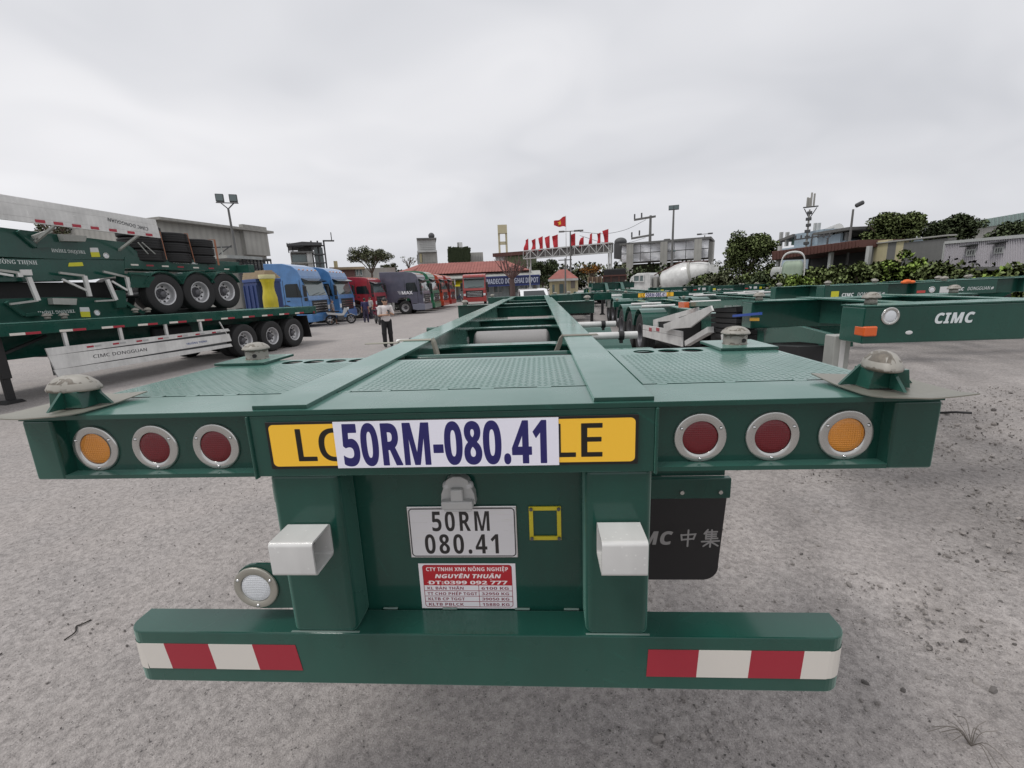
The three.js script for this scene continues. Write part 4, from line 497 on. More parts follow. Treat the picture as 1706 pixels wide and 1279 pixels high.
// ------------------------------------------------------------------ lorries, people, motorbikes, car
function lorry(name, label, p, turn, col, o = {}) { // cab-over tractor, front at local z = 0 facing +z
  const T = thing(name, label, 'truck', p, turn, o.group), W = 1.24, hC = o.h || 3.0, hT = o.top || 3.5, L = o.len || 2.35;
  const paint = phy(...col, 0.35, { clearcoat: 0.7, clearcoatRoughness: 0.15, map: grime }), dark = o.dark ? phy(...o.dark, 0.4, { clearcoat: 0.5 }) : paint;
  const side = (pts, w, z0 = 0) => mb().ext(pts.map((q) => [q[0], q[1]]), 2 * w, tr(-w, 0, 0).multiply(M4().makeBasis(V(0, 0, 1), V(0, 1, 0), V(-1, 0, 0))).multiply(tr(0, 0, -2 * w)), 0.035);
  const body = side([[-0.02, 0.62], [-0.02, 1.55], [-0.06, 1.72], [-0.34, hC - 0.22], [-0.38, hC], [-0.5, lerp(hC, hT, 0.45)], [-0.8, lerp(hC, hT, 0.8)], [-1.3, hT], [-L, hT + 0.03], [-L, 1.0], [-2.15, 0.95], [-2.08, 1.15], [-1.85, 1.32], [-1.3, 1.34], [-1.0, 1.2], [-0.9, 0.62]], W - 0.03).build('cab', paint, T);
  side([[0.06, 0.34], [0.06, 0.72], [-0.3, 0.78], [-0.86, 0.72], [-0.86, 0.4], [-0.5, 0.32]], W).build('bumper', dark, T);
  // windscreen and side windows
  const a = Math.atan2(0.28, hC - 0.22 - 1.72); const ws = mb().add(new RoundedBoxGeometry(2.2, hC - 2.06, 0.03, 2, 0.014), tr(0, (hC + 1.56) / 2 - 0.04, -0.155).multiply(rotX(-a))).build('windscreen', M.glassPale, T); sub('wiper', mb().bar(V(-0.7, 1.82, 0), V(0.15, 1.95, -0.02), 0.02).bar(V(0.1, 1.82, 0), V(0.9, 1.95, -0.02), 0.02).geo(), M.black, ws);
  for (const s of [-1, 1]) {
    const w = mb().ext([[-0.36, 1.72], [-1.3, 1.75], [-1.3, hC - 0.5], [-1.2, hC - 0.42], [-0.55, hC - 0.42]].map((q) => [q[0], q[1]]), 0.02, tr(s > 0 ? W - 0.005 : -W + 0.005 - 0.02, 0, 0).multiply(M4().makeBasis(V(0, 0, 1), V(0, 1, 0), V(-1, 0, 0))).multiply(tr(0, 0, -0.02)), 0.004); const wm = w.build('side_window', M.glassDark, T); sub('window_bar', mb().box(s * (W + 0.022), s * (W + 0.03), 1.74, hC - 0.42, -0.66, -0.61).geo(), M.black, wm);
    mb().rb(s * (W + 0.006), s * (W + 0.02), 1.5, 1.56, -1.28, -1.1, 0.004).build('door_handle', M.black, T);
    for (const z of [-0.42, -1.4, -L + 0.22]) mb().box(s * (W + 0.0045), s * (W + 0.0065), 0.8, 2.7, z - 0.014, z + 0.014).build('door_joint', M.black, T);
    const m = mb().rb(s * (W + 0.05), s * (W + 0.28), 1.75, 2.35, -0.14, -0.02, 0.03).rb(s * (W + 0.05), s * (W + 0.26), 1.5, 1.7, -0.13, -0.02, 0.03).bar(V(s * (W - 0.05), 2.42, -0.3), V(s * (W + 0.15), 2.35, -0.08), 0.04).build('mirror', o.mirror || M.black, T);
    mb().rb(s * 0.7, s * 1.17, 0.5, 0.68, 0.055, 0.09, 0.02).build('headlight', M.clearLens, T);
    for (const z of [-0.35, -0.75]) mb().rb(s * (W - 0.02), s * (W + 0.03), z === -0.35 ? 0.45 : 0.8, z === -0.35 ? 0.5 : 0.84, -0.82, -0.5, 0.01).build('step', M.black, T);
    wheel(T, s * 1.05, 0.52, -1.5, s < 0 ? Math.PI : 0, o.rimMat || M.rim); if (!o.short) { for (const z of [-4.6, -5.95]) wheel(T, s * 1.05, 0.52, z, s < 0 ? Math.PI : 0, o.rimMat || M.rim); mb().rb(s * 0.75, s * 1.2, 0.45, 1.05, -3.6, -2.6, 0.12, 3).build('fuel_tank', o.tank || M.rim, T); mb().ext([...Array(9)].map((_, i) => { const t = lerp(0.3, 2.84, i / 8); return [Math.cos(t) * 0.66, Math.sin(t) * 0.66]; }).concat([...Array(9)].map((_, i) => { const t = lerp(2.84, 0.3, i / 8); return [Math.cos(t) * 0.64, Math.sin(t) * 0.64]; })), 0.6, tr(s > 0 ? 0.65 : -1.25, 0.55, -5.3).multiply(M4().makeBasis(V(0, 0, -1), V(0, 1, 0), V(1, 0, 0))).multiply(M4().makeScale(1.7, 1, 1))).build('mudguard', M.black, T); }
  }
  mb().rb(-0.5, 0.5, 1.6, 1.66, -0.045, -0.015, 0.01).build('name_strip', M.chrome, T); for (const x of [-0.95, -0.5, 0, 0.5, 0.95]) mb().rb(x - 0.05, x + 0.05, lerp(hC, hT, 0.5), lerp(hC, hT, 0.5) + 0.06, -0.52, -0.46, 0.015).build('roof_lamp', M.amber, T);
  for (const s of [-1, 1]) mb().rb(s * 0.96, s * 1.2, 0.95, 1.2, -0.01, 0.03, 0.03).build('head_lamp', M.clearLens, T);
  const gr = mb().rb(-0.95, 0.95, 0.78, 1.52, -0.02, 0.025, 0.02).build('grille', o.grilleMat || M.black, T); for (let i = 0; i < 4; i++) sub('grille_bar', mb().rb(-0.82, 0.82, 0.88 + i * 0.15, 0.92 + i * 0.15, 0.026, 0.045, 0.008).geo(), o.barMat || M.chrome, gr);
  const vs = mb().ext([[-0.22, hC - 0.34], [0.04, hC - 0.3], [0.05, hC - 0.26], [-0.36, hC - 0.1]], 2 * (W - 0.08), tr(-(W - 0.08), 0, 0).multiply(M4().makeBasis(V(0, 0, 1), V(0, 1, 0), V(-1, 0, 0))).multiply(tr(0, 0, -2 * (W - 0.08)))).build('sun_visor', M.glassDark, T);
  mb().rb(-1.0, 1.0, 0.42, 0.52, 0.062, 0.075, 0.01).build('lower_grille', M.black, T); mb().rb(-0.25, 0.25, 0.56, 0.68, 0.062, 0.07, 0.004).build('number_plate', stickerWhite, T);
  if (!o.short) mb().box(-0.45, 0.45, 0.75, 0.98, -6.6, -2.2).rb(-0.5, 0.5, 0.98, 1.1, -5.9, -4.9, 0.03).build('chassis_frame', M.steelDark, T);
  return T;
}
const EAST = Math.PI / 2;
lorry('tractor_truck', 'nearest blue tractor truck, high roof cab, facing right behind the flatbed tail', V(-12.8, 0, -25.25), EAST, [0.085, 0.25, 0.55], { h: 2.9, top: 3.58 });
lorry('tractor_truck', 'second blue tractor truck, parked just behind the nearest blue one', V(-12.6, 0, -28.7), EAST, [0.085, 0.25, 0.55], { h: 2.9, top: 3.5 });
{ const T = lorry('mixer_truck', 'red cabbed mixer truck with white drum between the blue and purple trucks', V(-11.5, 0, -32.2), EAST, [0.42, 0.03, 0.045], { h: 2.7, top: 2.9, len: 2.2, dark: [0.3, 0.03, 0.04] });
  mb().lathe([[0, -1.5], [0.85, -1.4], [1.1, -0.9], [1.22, -0.1], [1.1, 0.7], [0.7, 1.9], [0.55, 2.0], [0, 2.0]], 28, tr(-0.2, 2.25, -3.95).multiply(rotX(-Math.PI / 2 + 0.2))).build('drum', M.plaster, T); for (const s of [-1, 1]) mb().tube([V(s * 1.15, 1.2, -2.5), V(s * 1.15, 1.9, -2.5), V(s * 1.15, 1.9, -3.7), V(s * 1.15, 1.2, -3.7)], 0.05, 16, 6).bar(V(s * 1.15, 1.55, -2.5), V(s * 1.15, 1.55, -3.7), 0.07).build('rail', M.whitePaint, T); }
{ const T = lorry('tractor_truck', 'purple tractor truck with white MAX lettering on its door side', V(-8.8, 0, -35.35), EAST, [0.115, 0.115, 0.165], { h: 2.85, top: 3.25, len: 3.3, rimMat: M.rim, tank: std(0.5, 0.55, 0.52, 0.4), dark: [0.16, 0.17, 0.22] }); const m = planeMesh('door_print', 1.35, 0.38, print(TEX.max, 0.5, true), T, -1.2755, 1.68, -1.35, -Math.PI / 2); mb().rb(-1.24, -1.15, 0.4, 1.0, -2.5, -2.35, 0.01).build('side_skirt', M.plaster, T); }
lorry('tractor_truck', 'green tractor truck parked between the purple and the orange trucks', V(-8.8, 0, -38.9), EAST, [0.035, 0.2, 0.1], { h: 2.9, top: 3.4 });
lorry('tractor_truck', 'orange red tractor truck parked next to the green one', V(-8.7, 0, -42.3), EAST, [0.6, 0.075, 0.035], { h: 2.9, top: 3.25 });
lorry('tractor_truck', 'dark red tractor truck at the far end of the slanted truck row', V(-8.6, 0, -45.6), EAST, [0.42, 0.045, 0.035], { h: 2.9, top: 3.2, short: true });
lorry('tractor_truck', 'red tractor truck facing us in front of the depot building', V(-6.75, 0, -48.5), 0.06, [0.42, 0.035, 0.03], { h: 3.05, top: 3.25, short: true });
{ const bl = thing('skip_container', 'dark blue steel skip behind the tail of the carried chassis', 'skip', gp(416, 24), -0.5); mb().rb(-1.0, 1.0, 0.0, 1.85, -1.4, 0, 0.03).build('skip_wall', std(0.03, 0.06, 0.2, 0.6, { map: streaked }), bl); for (const x of [-0.97, -0.3, 0.36, 0.9]) mb().rb(x, x + 0.08, 0.1, 1.75, 0.001, 0.06, 0.01).build('rib', std(0.03, 0.06, 0.19, 0.6), bl); bl.scale.set(0.56, 1.36, 0.8); mb().rb(-1.04, 1.04, 1.85, 1.95, -1.44, 0.04, 0.02).build('rim', std(0.04, 0.075, 0.22, 0.6), bl);
  const tb = thing('timber_pile', 'pale timber boards piled on the blue skip', 'timber', gp(412, 23.9), -0.5); for (let i = 0; i < 5; i++) mb().rb(-1.1, 1.3 - i * 0.1, 1.955 + i * 0.075, 2.025 + i * 0.075, -1.0 + i * 0.05, -0.2 - i * 0.06, 0.008).build('board', M.timber, tb).rotation.y = 0.03 * i - 0.05; tb.position.y = 0.705; tb.scale.x = 0.8;
  const yh = thing('hopper', 'yellow waisted steel hopper standing before the blue truck', 'hopper', gp(446, 23.2), -0.2); mb().lathe([[0.46, 0.25], [0.47, 1.05], [0.46, 1.22], [0.37, 1.42], [0.35, 1.54], [0.4, 1.68], [0.47, 1.75], [0.47, 1.85], [0.44, 1.85]], 28).build('body', M.yellow, yh); mb().lathe([[0.5, 1.78], [0.52, 1.8], [0.52, 1.88], [0.5, 1.9]], 28).build('rim', std(0.6, 0.56, 0.3, 0.5), yh); for (const a of [0.5, 2.6, 4.7]) mb().box(Math.cos(a) * 0.42 - 0.03, Math.cos(a) * 0.42 + 0.03, 0, 0.3, Math.sin(a) * 0.42 - 0.03, Math.sin(a) * 0.42 + 0.03).build('leg', M.yellow, yh); yh.scale.set(0.66, 1.48, 0.66); }

// people: one continuous figure from tapered capsules joined smoothly
function fieldGeo(bones, res, k = 0.03) { // bones: [a, b, ra, rb]
  const lo = V(1e9, 1e9, 1e9), hi = V(-1e9, -1e9, -1e9); for (const [a, b, ra, rb] of bones) { const r = Math.max(ra, rb) + 0.03; for (const p of [a, b]) { lo.min(p.clone().addScalar(-r)); hi.max(p.clone().addScalar(r)); } }
  const c = lo.clone().add(hi).multiplyScalar(0.5), s = Math.max(hi.x - lo.x, hi.y - lo.y, hi.z - lo.z) / 2 * 1.06;
  const mc = new MarchingCubes(res, new THREE.MeshStandardMaterial(), false, false, 60000); const n = mc.size, h = mc.halfsize, p = V(), q = V(), ab = V();
  const B = bones.map(([a, b, ra, rb]) => { const d = b.clone().sub(a); return { a, d, l2: Math.max(d.lengthSq(), 1e-8), ra, rb }; });
  const dist = (P) => { let m = 1; for (const o of B) { q.copy(P).sub(o.a); const t = clamp(q.dot(o.d) / o.l2), v = q.addScaledVector(o.d, -t).length() - lerp(o.ra, o.rb, t), hh = clamp(0.5 + 0.5 * (m - v) / k); m = lerp(m, v, hh) - k * hh * (1 - hh); } return m; };
  for (let z = 0; z < n; z++) for (let y = 0; y < n; y++) for (let x = 0; x < n; x++) mc.field[x + y * n + z * n * n] = -dist(p.set((x - h) / h * s + c.x, (y - h) / h * s + c.y, (z - h) / h * s + c.z));
  mc.isolation = 0; mc.update(); const N = mc.count, P = new Float32Array(N * 3), K = new Float32Array(N * 3), e = 0.004, v = V();
  for (let i = 0; i < N; i++) { v.set(mc.positionArray[i * 3] * s + c.x, mc.positionArray[i * 3 + 1] * s + c.y, mc.positionArray[i * 3 + 2] * s + c.z); v.toArray(P, i * 3); const d0 = dist(v); K[i * 3] = dist(p.copy(v).setX(v.x + e)) - d0; K[i * 3 + 1] = dist(p.copy(v).setY(v.y + e)) - d0; K[i * 3 + 2] = dist(p.copy(v).setZ(v.z + e)) - d0; const l = Math.hypot(K[i * 3], K[i * 3 + 1], K[i * 3 + 2]) || 1; K[i * 3] /= l; K[i * 3 + 1] /= l; K[i * 3 + 2] /= l; }
  const g = new THREE.BufferGeometry(); g.setAttribute('position', new THREE.BufferAttribute(P, 3)); g.setAttribute('normal', new THREE.BufferAttribute(K, 3)); return uvBox(g);
}
function person(label, p, turn, H, o) { // facing +z, feet at the origin
  const T = thing('person', label, 'person', p, turn), s = H / 1.7, v = (x, y, z) => V(x * s, y * s, z * s), R = (r) => r * s, skin = std(0.42, 0.25, 0.17, 0.6), hair = std(0.015, 0.012, 0.011, 0.5);
  const st = o.stride || 0, hipL = v(-0.085, 0.9, 0), hipR = v(0.085, 0.9, 0), kneeL = v(-0.1 - 0.02, 0.48, 0.03 + st * 0.5), kneeR = v(0.1, 0.48, 0.02 - st * 0.3), ankL = v(-0.12, 0.08, st), ankR = v(0.115, 0.08, -st), neck = v(0, 1.44, -0.01), head = v(0.0, 1.585, 0.025), shL = v(-0.185, 1.38, -0.01), shR = v(0.185, 1.38, -0.01);
  const elL = o.elL ? v(...o.elL) : v(-0.235, 1.1, -0.03), elR = o.elR ? v(...o.elR) : v(0.235, 1.1, -0.03), wrL = o.wrL ? v(...o.wrL) : v(-0.25, 0.86, 0.05), wrR = o.wrR ? v(...o.wrR) : v(0.25, 0.86, 0.05);
  const hand = (el, wr, sd) => { const d = wr.clone().sub(el).normalize(), side = V(0, 1, 0).cross(d).normalize(), up = d.clone().cross(side), out = [[wr, wr.clone().addScaledVector(d, R(0.075)), R(0.027), R(0.034)]], base = wr.clone().addScaledVector(d, R(0.08)); for (let i = 0; i < 4; i++) { const b = base.clone().addScaledVector(side, R(-0.03 + i * 0.02)), l = [0.07, 0.08, 0.075, 0.058][i]; const m = b.clone().addScaledVector(d, R(l * 0.55)).addScaledVector(up, R(-0.008)); out.push([b, m, R(0.0095), R(0.009)], [m, m.clone().addScaledVector(d, R(l * 0.35)).addScaledVector(up, R(-0.03)), R(0.009), R(0.0075)]); } const t = wr.clone().addScaledVector(d, R(0.03)).addScaledVector(side, R(0.03 * sd)); out.push([t, t.clone().addScaledVector(d, R(0.045)).addScaledVector(side, R(0.03 * sd)), R(0.011), R(0.009)]); return out; };
  const bones = [[v(0, 0.92, 0), v(0, 1.12, 0), R(0.13), R(0.125)], [v(0, 1.12, 0), v(0, 1.34, -0.01), R(0.125), R(0.13)], [shL, shR, R(0.06), R(0.06)], [neck, head.clone().add(v(0, -0.06, -0.02)), R(0.052), R(0.05)], [head.clone().add(v(0, 0.03, -0.02)), head.clone().add(v(0, -0.02, 0.0)), R(0.088), R(0.078)], [head, head.clone().add(v(0, -0.075, 0.035)), R(0.068), R(0.042)], [head.clone().add(v(0, -0.0, 0.08)), head.clone().add(v(0, -0.03, 0.1)), R(0.012), R(0.015)], [head.clone().add(v(-0.078, -0.01, -0.01)), head.clone().add(v(-0.082, 0.015, -0.015)), R(0.016), R(0.018)], [head.clone().add(v(0.078, -0.01, -0.01)), head.clone().add(v(0.082, 0.015, -0.015)), R(0.016), R(0.018)],
    [hipL, kneeL, R(0.082), R(0.055)], [kneeL, ankL, R(0.055), R(0.038)], [hipR, kneeR, R(0.082), R(0.055)], [kneeR, ankR, R(0.055), R(0.038)], [shL, elL, R(0.05), R(0.038)], [elL, wrL, R(0.038), R(0.027)], [shR, elR, R(0.05), R(0.038)], [elR, wrR, R(0.038), R(0.027)], ...hand(elL, wrL, 1), ...hand(elR, wrR, -1)];
  sub('body', fieldGeo(bones, o.res || 84, R(0.025)), skin, T);
  const half = (a, b, t) => a.clone().lerp(b, t), cl = std(...o.shirt, 0.85, { map: mottled }), tr_ = std(...o.trousers, 0.85);
  sub('shirt', fieldGeo([[v(0, 0.96, 0), v(0, 1.12, 0), R(0.148), R(0.14)], [v(0, 1.12, 0), v(0, 1.33, -0.01), R(0.14), R(0.14)], [shL, shR, R(0.068), R(0.068)], [shL, half(shL, elL, o.sleeve || 0.75), R(0.064), R(0.062)], [shR, half(shR, elR, o.sleeve || 0.75), R(0.064), R(0.062)]], 60, R(0.03)), cl, T);
  sub('trousers', fieldGeo([[v(0, 0.93, 0), v(0, 0.9, 0), R(0.142), R(0.135)], [hipL, kneeL, R(0.1), R(0.08)], [hipR, kneeR, R(0.1), R(0.08)], [kneeL, o.shorts ? half(kneeL, ankL, 0.1) : ankL, R(0.08), R(0.068)], [kneeR, o.shorts ? half(kneeR, ankR, 0.1) : ankR, R(0.08), R(0.068)]], 60, R(0.03)), tr_, T);
  for (const a of [ankL, ankR]) sub('shoe', fieldGeo([[a.clone().add(v(0, -0.045, -0.03)), a.clone().add(v(0, -0.052, 0.14)), R(0.042), R(0.034)]], 24, R(0.01)), M.black, T);
  sub('hair', fieldGeo([[head.clone().add(v(0, 0.05, -0.03)), head.clone().add(v(0, 0.045, 0.0)), R(0.088), R(0.086)], [head.clone().add(v(0, 0, -0.045)), head.clone().add(v(0, 0.04, -0.04)), R(0.08), R(0.085)]], 32, R(0.02)), o.hat ? std(...o.hat, 0.7) : hair, T);
  for (const x of [-0.032, 0.032]) sub('eye', mb().sph(0, 0, 0, R(0.011)).geo(), std(0.03, 0.02, 0.02, 0.3), T).position.copy(head.clone().add(v(x, 0.005, 0.083)));
  sub('mouth', mb().rb(-R(0.022), R(0.022), -R(0.004), R(0.004), 0, R(0.006), R(0.002)).geo(), std(0.3, 0.12, 0.1, 0.6), T).position.copy(head.clone().add(v(0, -0.072, 0.076)));
  return T;
}
{
  const g1 = lvl(648, 577, 0), toCam = (g) => Math.atan2(EYE.x - g.x, EYE.z - g.z);
  person('person in white shirt and black trousers standing alone on the yard looking at a phone', g1, toCam(g1) + 0.15, 1.67, { shirt: [0.82, 0.77, 0.76], trousers: [0.012, 0.012, 0.014], elL: [-0.24, 1.12, 0.04], wrL: [-0.02, 1.13, 0.24], elR: [0.25, 1.13, 0.03], wrR: [0.09, 1.2, 0.22], sleeve: 0.85, stride: 0.06, res: 110 });
  const ph = thing('mobile_phone', 'black phone held in both hands by the person in white', 'phone', g1.clone(), toCam(g1) + 0.15); mb().add(new RoundedBoxGeometry(0.075, 0.15, 0.012, 2, 0.005), tr(0.05, 1.22, 0.315).multiply(rotX(-0.6))).build('case', M.black, ph); mb().add(new THREE.BoxGeometry(0.066, 0.135, 0.002), tr(0.05, 1.2155, 0.3085).multiply(rotX(-0.6))).build('screen', M.glassDark, ph);
  const g2 = lvl(557, 540, 0); person('person in grey top and dark shorts walking by the small motorbike', g2, 2.2, 1.5, { shirt: [0.33, 0.3, 0.31], trousers: [0.02, 0.02, 0.035], shorts: true, stride: 0.16, hat: [0.07, 0.09, 0.16] });
  const g3 = lvl(611, 537, 0); person('person in purple shirt and trousers seen from behind beside the red motorbike', g3, Math.PI + 0.4, 1.5, { shirt: [0.05, 0.045, 0.13], trousers: [0.035, 0.03, 0.06] });
  const g4 = lvl(620, 531, 0); person('person in pale top half hidden behind the one in purple', g4, -0.6, 1.5, { shirt: [0.6, 0.56, 0.54], trousers: [0.05, 0.045, 0.06] });
}
function motorbike(label, p, turn, col) { // nose towards +z
  const T = thing('motorbike', label, 'motorbike', p, turn, null), c = phy(...col, 0.3, { clearcoat: 0.8 });
  for (const z of [-0.6, 0.62]) { const w = mb().add(new THREE.TorusGeometry(0.25, 0.05, 8, 24), tr(0, 0.3, z).multiply(rotY(Math.PI / 2))).build('wheel', M.rubber, T); const sp = mb().cyl(V(-0.04, 0.3, z), V(0.04, 0.3, z), 0.05); for (let i = 0; i < 6; i++) sp.cyl(V(0, 0.3, z), V(0, 0.3 + Math.cos(i * 1.047) * 0.22, z + Math.sin(i * 1.047) * 0.22), 0.012); sub('rim', sp.geo(), M.rim, w); }
  mb().cyl(V(-0.06, 0.3, 0.62), V(-0.05, 0.95, 0.4), 0.025).cyl(V(0.06, 0.3, 0.62), V(0.05, 0.95, 0.4), 0.025).build('fork', M.rimDark, T); mb().tube([V(-0.34, 1.0, 0.25), V(-0.2, 1.02, 0.38), V(0.2, 1.02, 0.38), V(0.34, 1.0, 0.25)], 0.016, 14, 6).build('handlebar', M.black, T);
  mb().ext([[-0.75, 0.66], [-0.2, 0.58], [0.1, 0.45], [0.35, 0.75], [0.5, 0.95], [0.3, 0.98], [0.15, 0.62], [-0.1, 0.66], [-0.8, 0.78]], 0.18, tr(-0.09, 0, 0).multiply(M4().makeBasis(V(0, 0, 1), V(0, 1, 0), V(-1, 0, 0))).multiply(tr(0, 0, -0.18)), 0.02).build('body_panel', c, T); mb().rb(-0.13, 0.13, 0.76, 0.84, -0.75, -0.05, 0.03).build('seat', M.black, T); mb().rb(-0.12, 0.12, 0.28, 0.56, -0.2, 0.2, 0.05).cyl(V(0.16, 0.32, 0.1), V(0.16, 0.42, -0.8), 0.035).build('engine', M.steelDark, T); mb().sph(0, 0.92, 0.5, 0.09, 1, 1, 0.6).build('headlight', M.clearLens, T); mb().ext([[0.35, 0.55], [0.62, 0.63], [0.88, 0.5], [0.87, 0.47], [0.62, 0.59], [0.36, 0.52]], 0.1, tr(-0.05, 0, 0).multiply(M4().makeBasis(V(0, 0, 1), V(0, 1, 0), V(-1, 0, 0))).multiply(tr(0, 0, -0.1))).build('mudguard', c, T); return T;
}
motorbike('small white and black motorbike parked before the second blue truck', lvl(569, 540, 0), 2.2, [0.5, 0.5, 0.5]);
motorbike('dark red motorbike standing behind the person in white', lvl(630, 540, 0), 0.5, [0.2, 0.02, 0.03]);
motorbike('far black and silver motorbike parked by the depot door', lvl(764, 503, 0), 0.9, [0.05, 0.06, 0.12]);
{ // white car beyond the far end of the trailer
  const T = thing('parked_car', 'white car parked beyond the far end of the foreground trailer', 'car', gp(888, 30), 0.12); const c = phy(0.75, 0.76, 0.77, 0.3, { clearcoat: 0.8 });
  mb().ext([[-2.2, 0.35], [2.2, 0.35], [2.25, 0.75], [1.9, 0.98], [0.9, 1.1], [0.1, 1.55], [-1.1, 1.6], [-1.9, 1.15], [-2.25, 1.05], [-2.3, 0.6]], 1.7, tr(-0.85, 0, 0).multiply(M4().makeBasis(V(0, 0, 1), V(0, 1, 0), V(-1, 0, 0))).multiply(tr(0, 0, -1.7)), 0.05).build('body', c, T);
  mb().quad([-0.72, 1.16, 0.96], [0.72, 1.16, 0.96], [0.66, 1.52, 0.26], [-0.66, 1.52, 0.26]).build('windscreen', M.glassDark, T); for (const s of [-1, 1]) { mb().box(s * 0.903, s * 0.906, 1.12, 1.48, -1.0, 0.3).build('side_window', M.glassDark, T); for (const z of [-1.35, 1.4]) { const w = sub('wheel', wheelGeo.tyre, M.rubber, T); w.position.set(s * 0.8, 0.32, z); w.rotation.y = s < 0 ? Math.PI : 0; w.scale.setScalar(0.62); sub('rim', wheelGeo.rim, M.rim, w); } mb().rb(s * 0.5, s * 0.82, 0.7, 0.84, 2.2, 2.3, 0.03).build('headlight', M.clearLens, T); mb().rb(s * 0.9, s * 1.08, 1.05, 1.18, 0.55, 0.68, 0.03).build('mirror', c, T); } }
// ------------------------------------------------------------------ background: buildings, gate, masts
function building(name, label, category, f) { const T = thing(name, label, category, f.p, f.turn); T.userData.f = undefined; return T; }
const boxF = (f, x0, y0, x1, y1, depth, z = 0, base) => { const [a, b, c, d] = f.rect(x0, y0, x1, y1); return mb().box(a, b, base === undefined ? c : base, d, z - depth, z); };
const win = (T, f, x0, y0, x1, y1, frameM = M.plaster, paneM = M.glassPale, z = 0) => { const [a, b, c, d] = f.rect(x0, y0, x1, y1), fr = mb().box(a - 0.08, b + 0.08, c - 0.1, c, z + 0.003, z + 0.09).box(a - 0.08, b + 0.08, d, d + 0.08, z + 0.003, z + 0.09).box(a - 0.08, a, c, d, z + 0.003, z + 0.09).box(b, b + 0.08, c, d, z + 0.003, z + 0.09).build('window', frameM, T); sub('pane', mb().box(a, b, c, d, z + 0.003, z + 0.03).geo(), paneM, fr); return fr; };
const door = (T, f, x0, y0, x1, y1, m = M.doorPaint, z = 0) => boxF(f, x0, y0, x1, y1, 0.05, z + 0.055).build('door', m, T);

{ // grey concrete hall behind the stack, upper left
  const f = face(262, 40, 441, 46), T = building('concrete_hall', 'tall grey windowless concrete hall behind the carried tyre piles', 'building', f);
  boxF(f, 262, 378, 440, 420, 14, 0, f.at(400, 431)[1]).build('wall', M.concrete, T); boxF(f, 402, 377, 441, 425, 0.4, 0.41, f.at(400, 424)[1]).build('corner_panel', M.concrete, T);
  const [a, b, c, d] = f.rect(262, 374, 441, 378); mb().box(a - 0.2, b + 0.3, c, d, -14.2, 0.6).build('roof_edge', M.concrete, T); for (const x of [266, 330, 404, 438]) { const [u] = f.at(x, 440); mb().box(u - 0.25, u + 0.25, 0, f.at(x, 430)[1], -0.6, -0.1).build('column', M.concreteDark, T); } mb().box(f.at(262, 440)[0], f.at(400, 440)[0], 0, f.at(350, 431)[1], -6, -5.5).build('inner_wall', M.concrete, T);
  const g = face(352, 33, 443, 36), S = building('grey_annex', 'low grey annex with thin canopy and dark mesh screen behind the blue skip', 'building', g);
  boxF(g, 400, 434, 445, 470, 5, 0, 0).build('wall', M.concrete, S); boxF(g, 352, 428, 412, 433, 4, 1.2).build('canopy', M.grey, S); boxF(g, 398, 430, 446, 434, 5.3, 0.3).build('roof', M.concreteDark, S); const [u0, u1, v0, v1] = g.rect(384, 434, 432, 462); for (let i = 0; i <= 8; i++) mb().box(lerp(u0, u1, i / 8) - 0.03, lerp(u0, u1, i / 8) + 0.03, v0, v1, 1.0, 1.06).build('mesh_bar', M.black, S); for (let i = 0; i <= 4; i++) mb().box(u0, u1, lerp(v0, v1, i / 4) - 0.03, lerp(v0, v1, i / 4) + 0.03, 1.06, 1.1).build('mesh_bar', M.black, S); mb().box(u0, u1, 0, v1 - 0.3, 0.5, 0.6).build('screen', M.concreteDark, S);
}
{ // unfinished tower house with stair frame
  const f = face(480, 62, 521, 62), T = building('tower_house', 'narrow grey house with dark roof canopy and glazed steel stair frame behind the blue trucks', 'building', f);
  boxF(f, 486, 421, 521, 460, 8, 0, 0).build('wall', M.concrete, T); boxF(f, 513, 420, 522, 460, 0.3, 0.35, 0).build('corner_column', M.plaster, T); win(T, f, 487, 424, 511, 436, M.concreteDark, M.glassPale); boxF(f, 484, 419, 523, 421.5, 8.4, 0.6).build('slab', M.concreteDark, T); boxF(f, 485, 437.5, 521, 439, 8.2, 0.5).build('slab', M.grey, T);
  { const [a, b, c, d] = f.rect(478, 403, 536, 407); mb().ext([[a, c], [b * 0.5, d], [b, d - 0.1], [b, d - 0.4], [a, c - 0.2]].reverse(), 7, tr(0, 0, -6.5)).build('canopy_roof', M.steelDark, T); const [e, g, h, k] = f.rect(478, 405, 505, 411); for (let i = 0; i < 12; i++) mb().box(lerp(e, g, i / 11) - 0.03, lerp(e, g, i / 11) + 0.03, h, k, 0.4, 0.46).build('baluster', M.black, T); mb().box(e, g, h - 0.08, h, 0.38, 0.48).build('rail', M.black, T); boxF(f, 496, 409, 521, 420, 3, -1).build('plant_shelf', M.concreteDark, T); for (const x of [480, 487, 530]) { const [u] = f.at(x, 410); mb().box(u - 0.06, u + 0.06, f.at(x, 421)[1], f.at(x, 405)[1], -0.3, -0.18).build('post', M.black, T); } }
  { const [a, b, c, d] = f.rect(522, 409, 543, 452); boxF(f, 525, 411, 540, 447, 1.6, -0.8).build('stair_glazing', M.glassPale, T); for (const u of [a, lerp(a, b, 0.5), b]) mb().box(u - 0.09, u + 0.09, 0, d + 0.6, -0.4, -0.22).build('frame_post', M.steelDark, T); for (let i = 0; i < 4; i++) mb().box(a, b, lerp(c, d, i / 3) - 0.08, lerp(c, d, i / 3) + 0.08, -0.2, -0.06).build('frame_rail', M.steelDark, T); mb().box(b - 0.1, b + 1.2, d + 0.5, d + 0.62, -0.3, 0.4).box(b + 0.9, b + 1.0, d + 0.5, d + 1.6, -0.3, -0.2).build('sign_bracket', M.steelDark, T); }
}
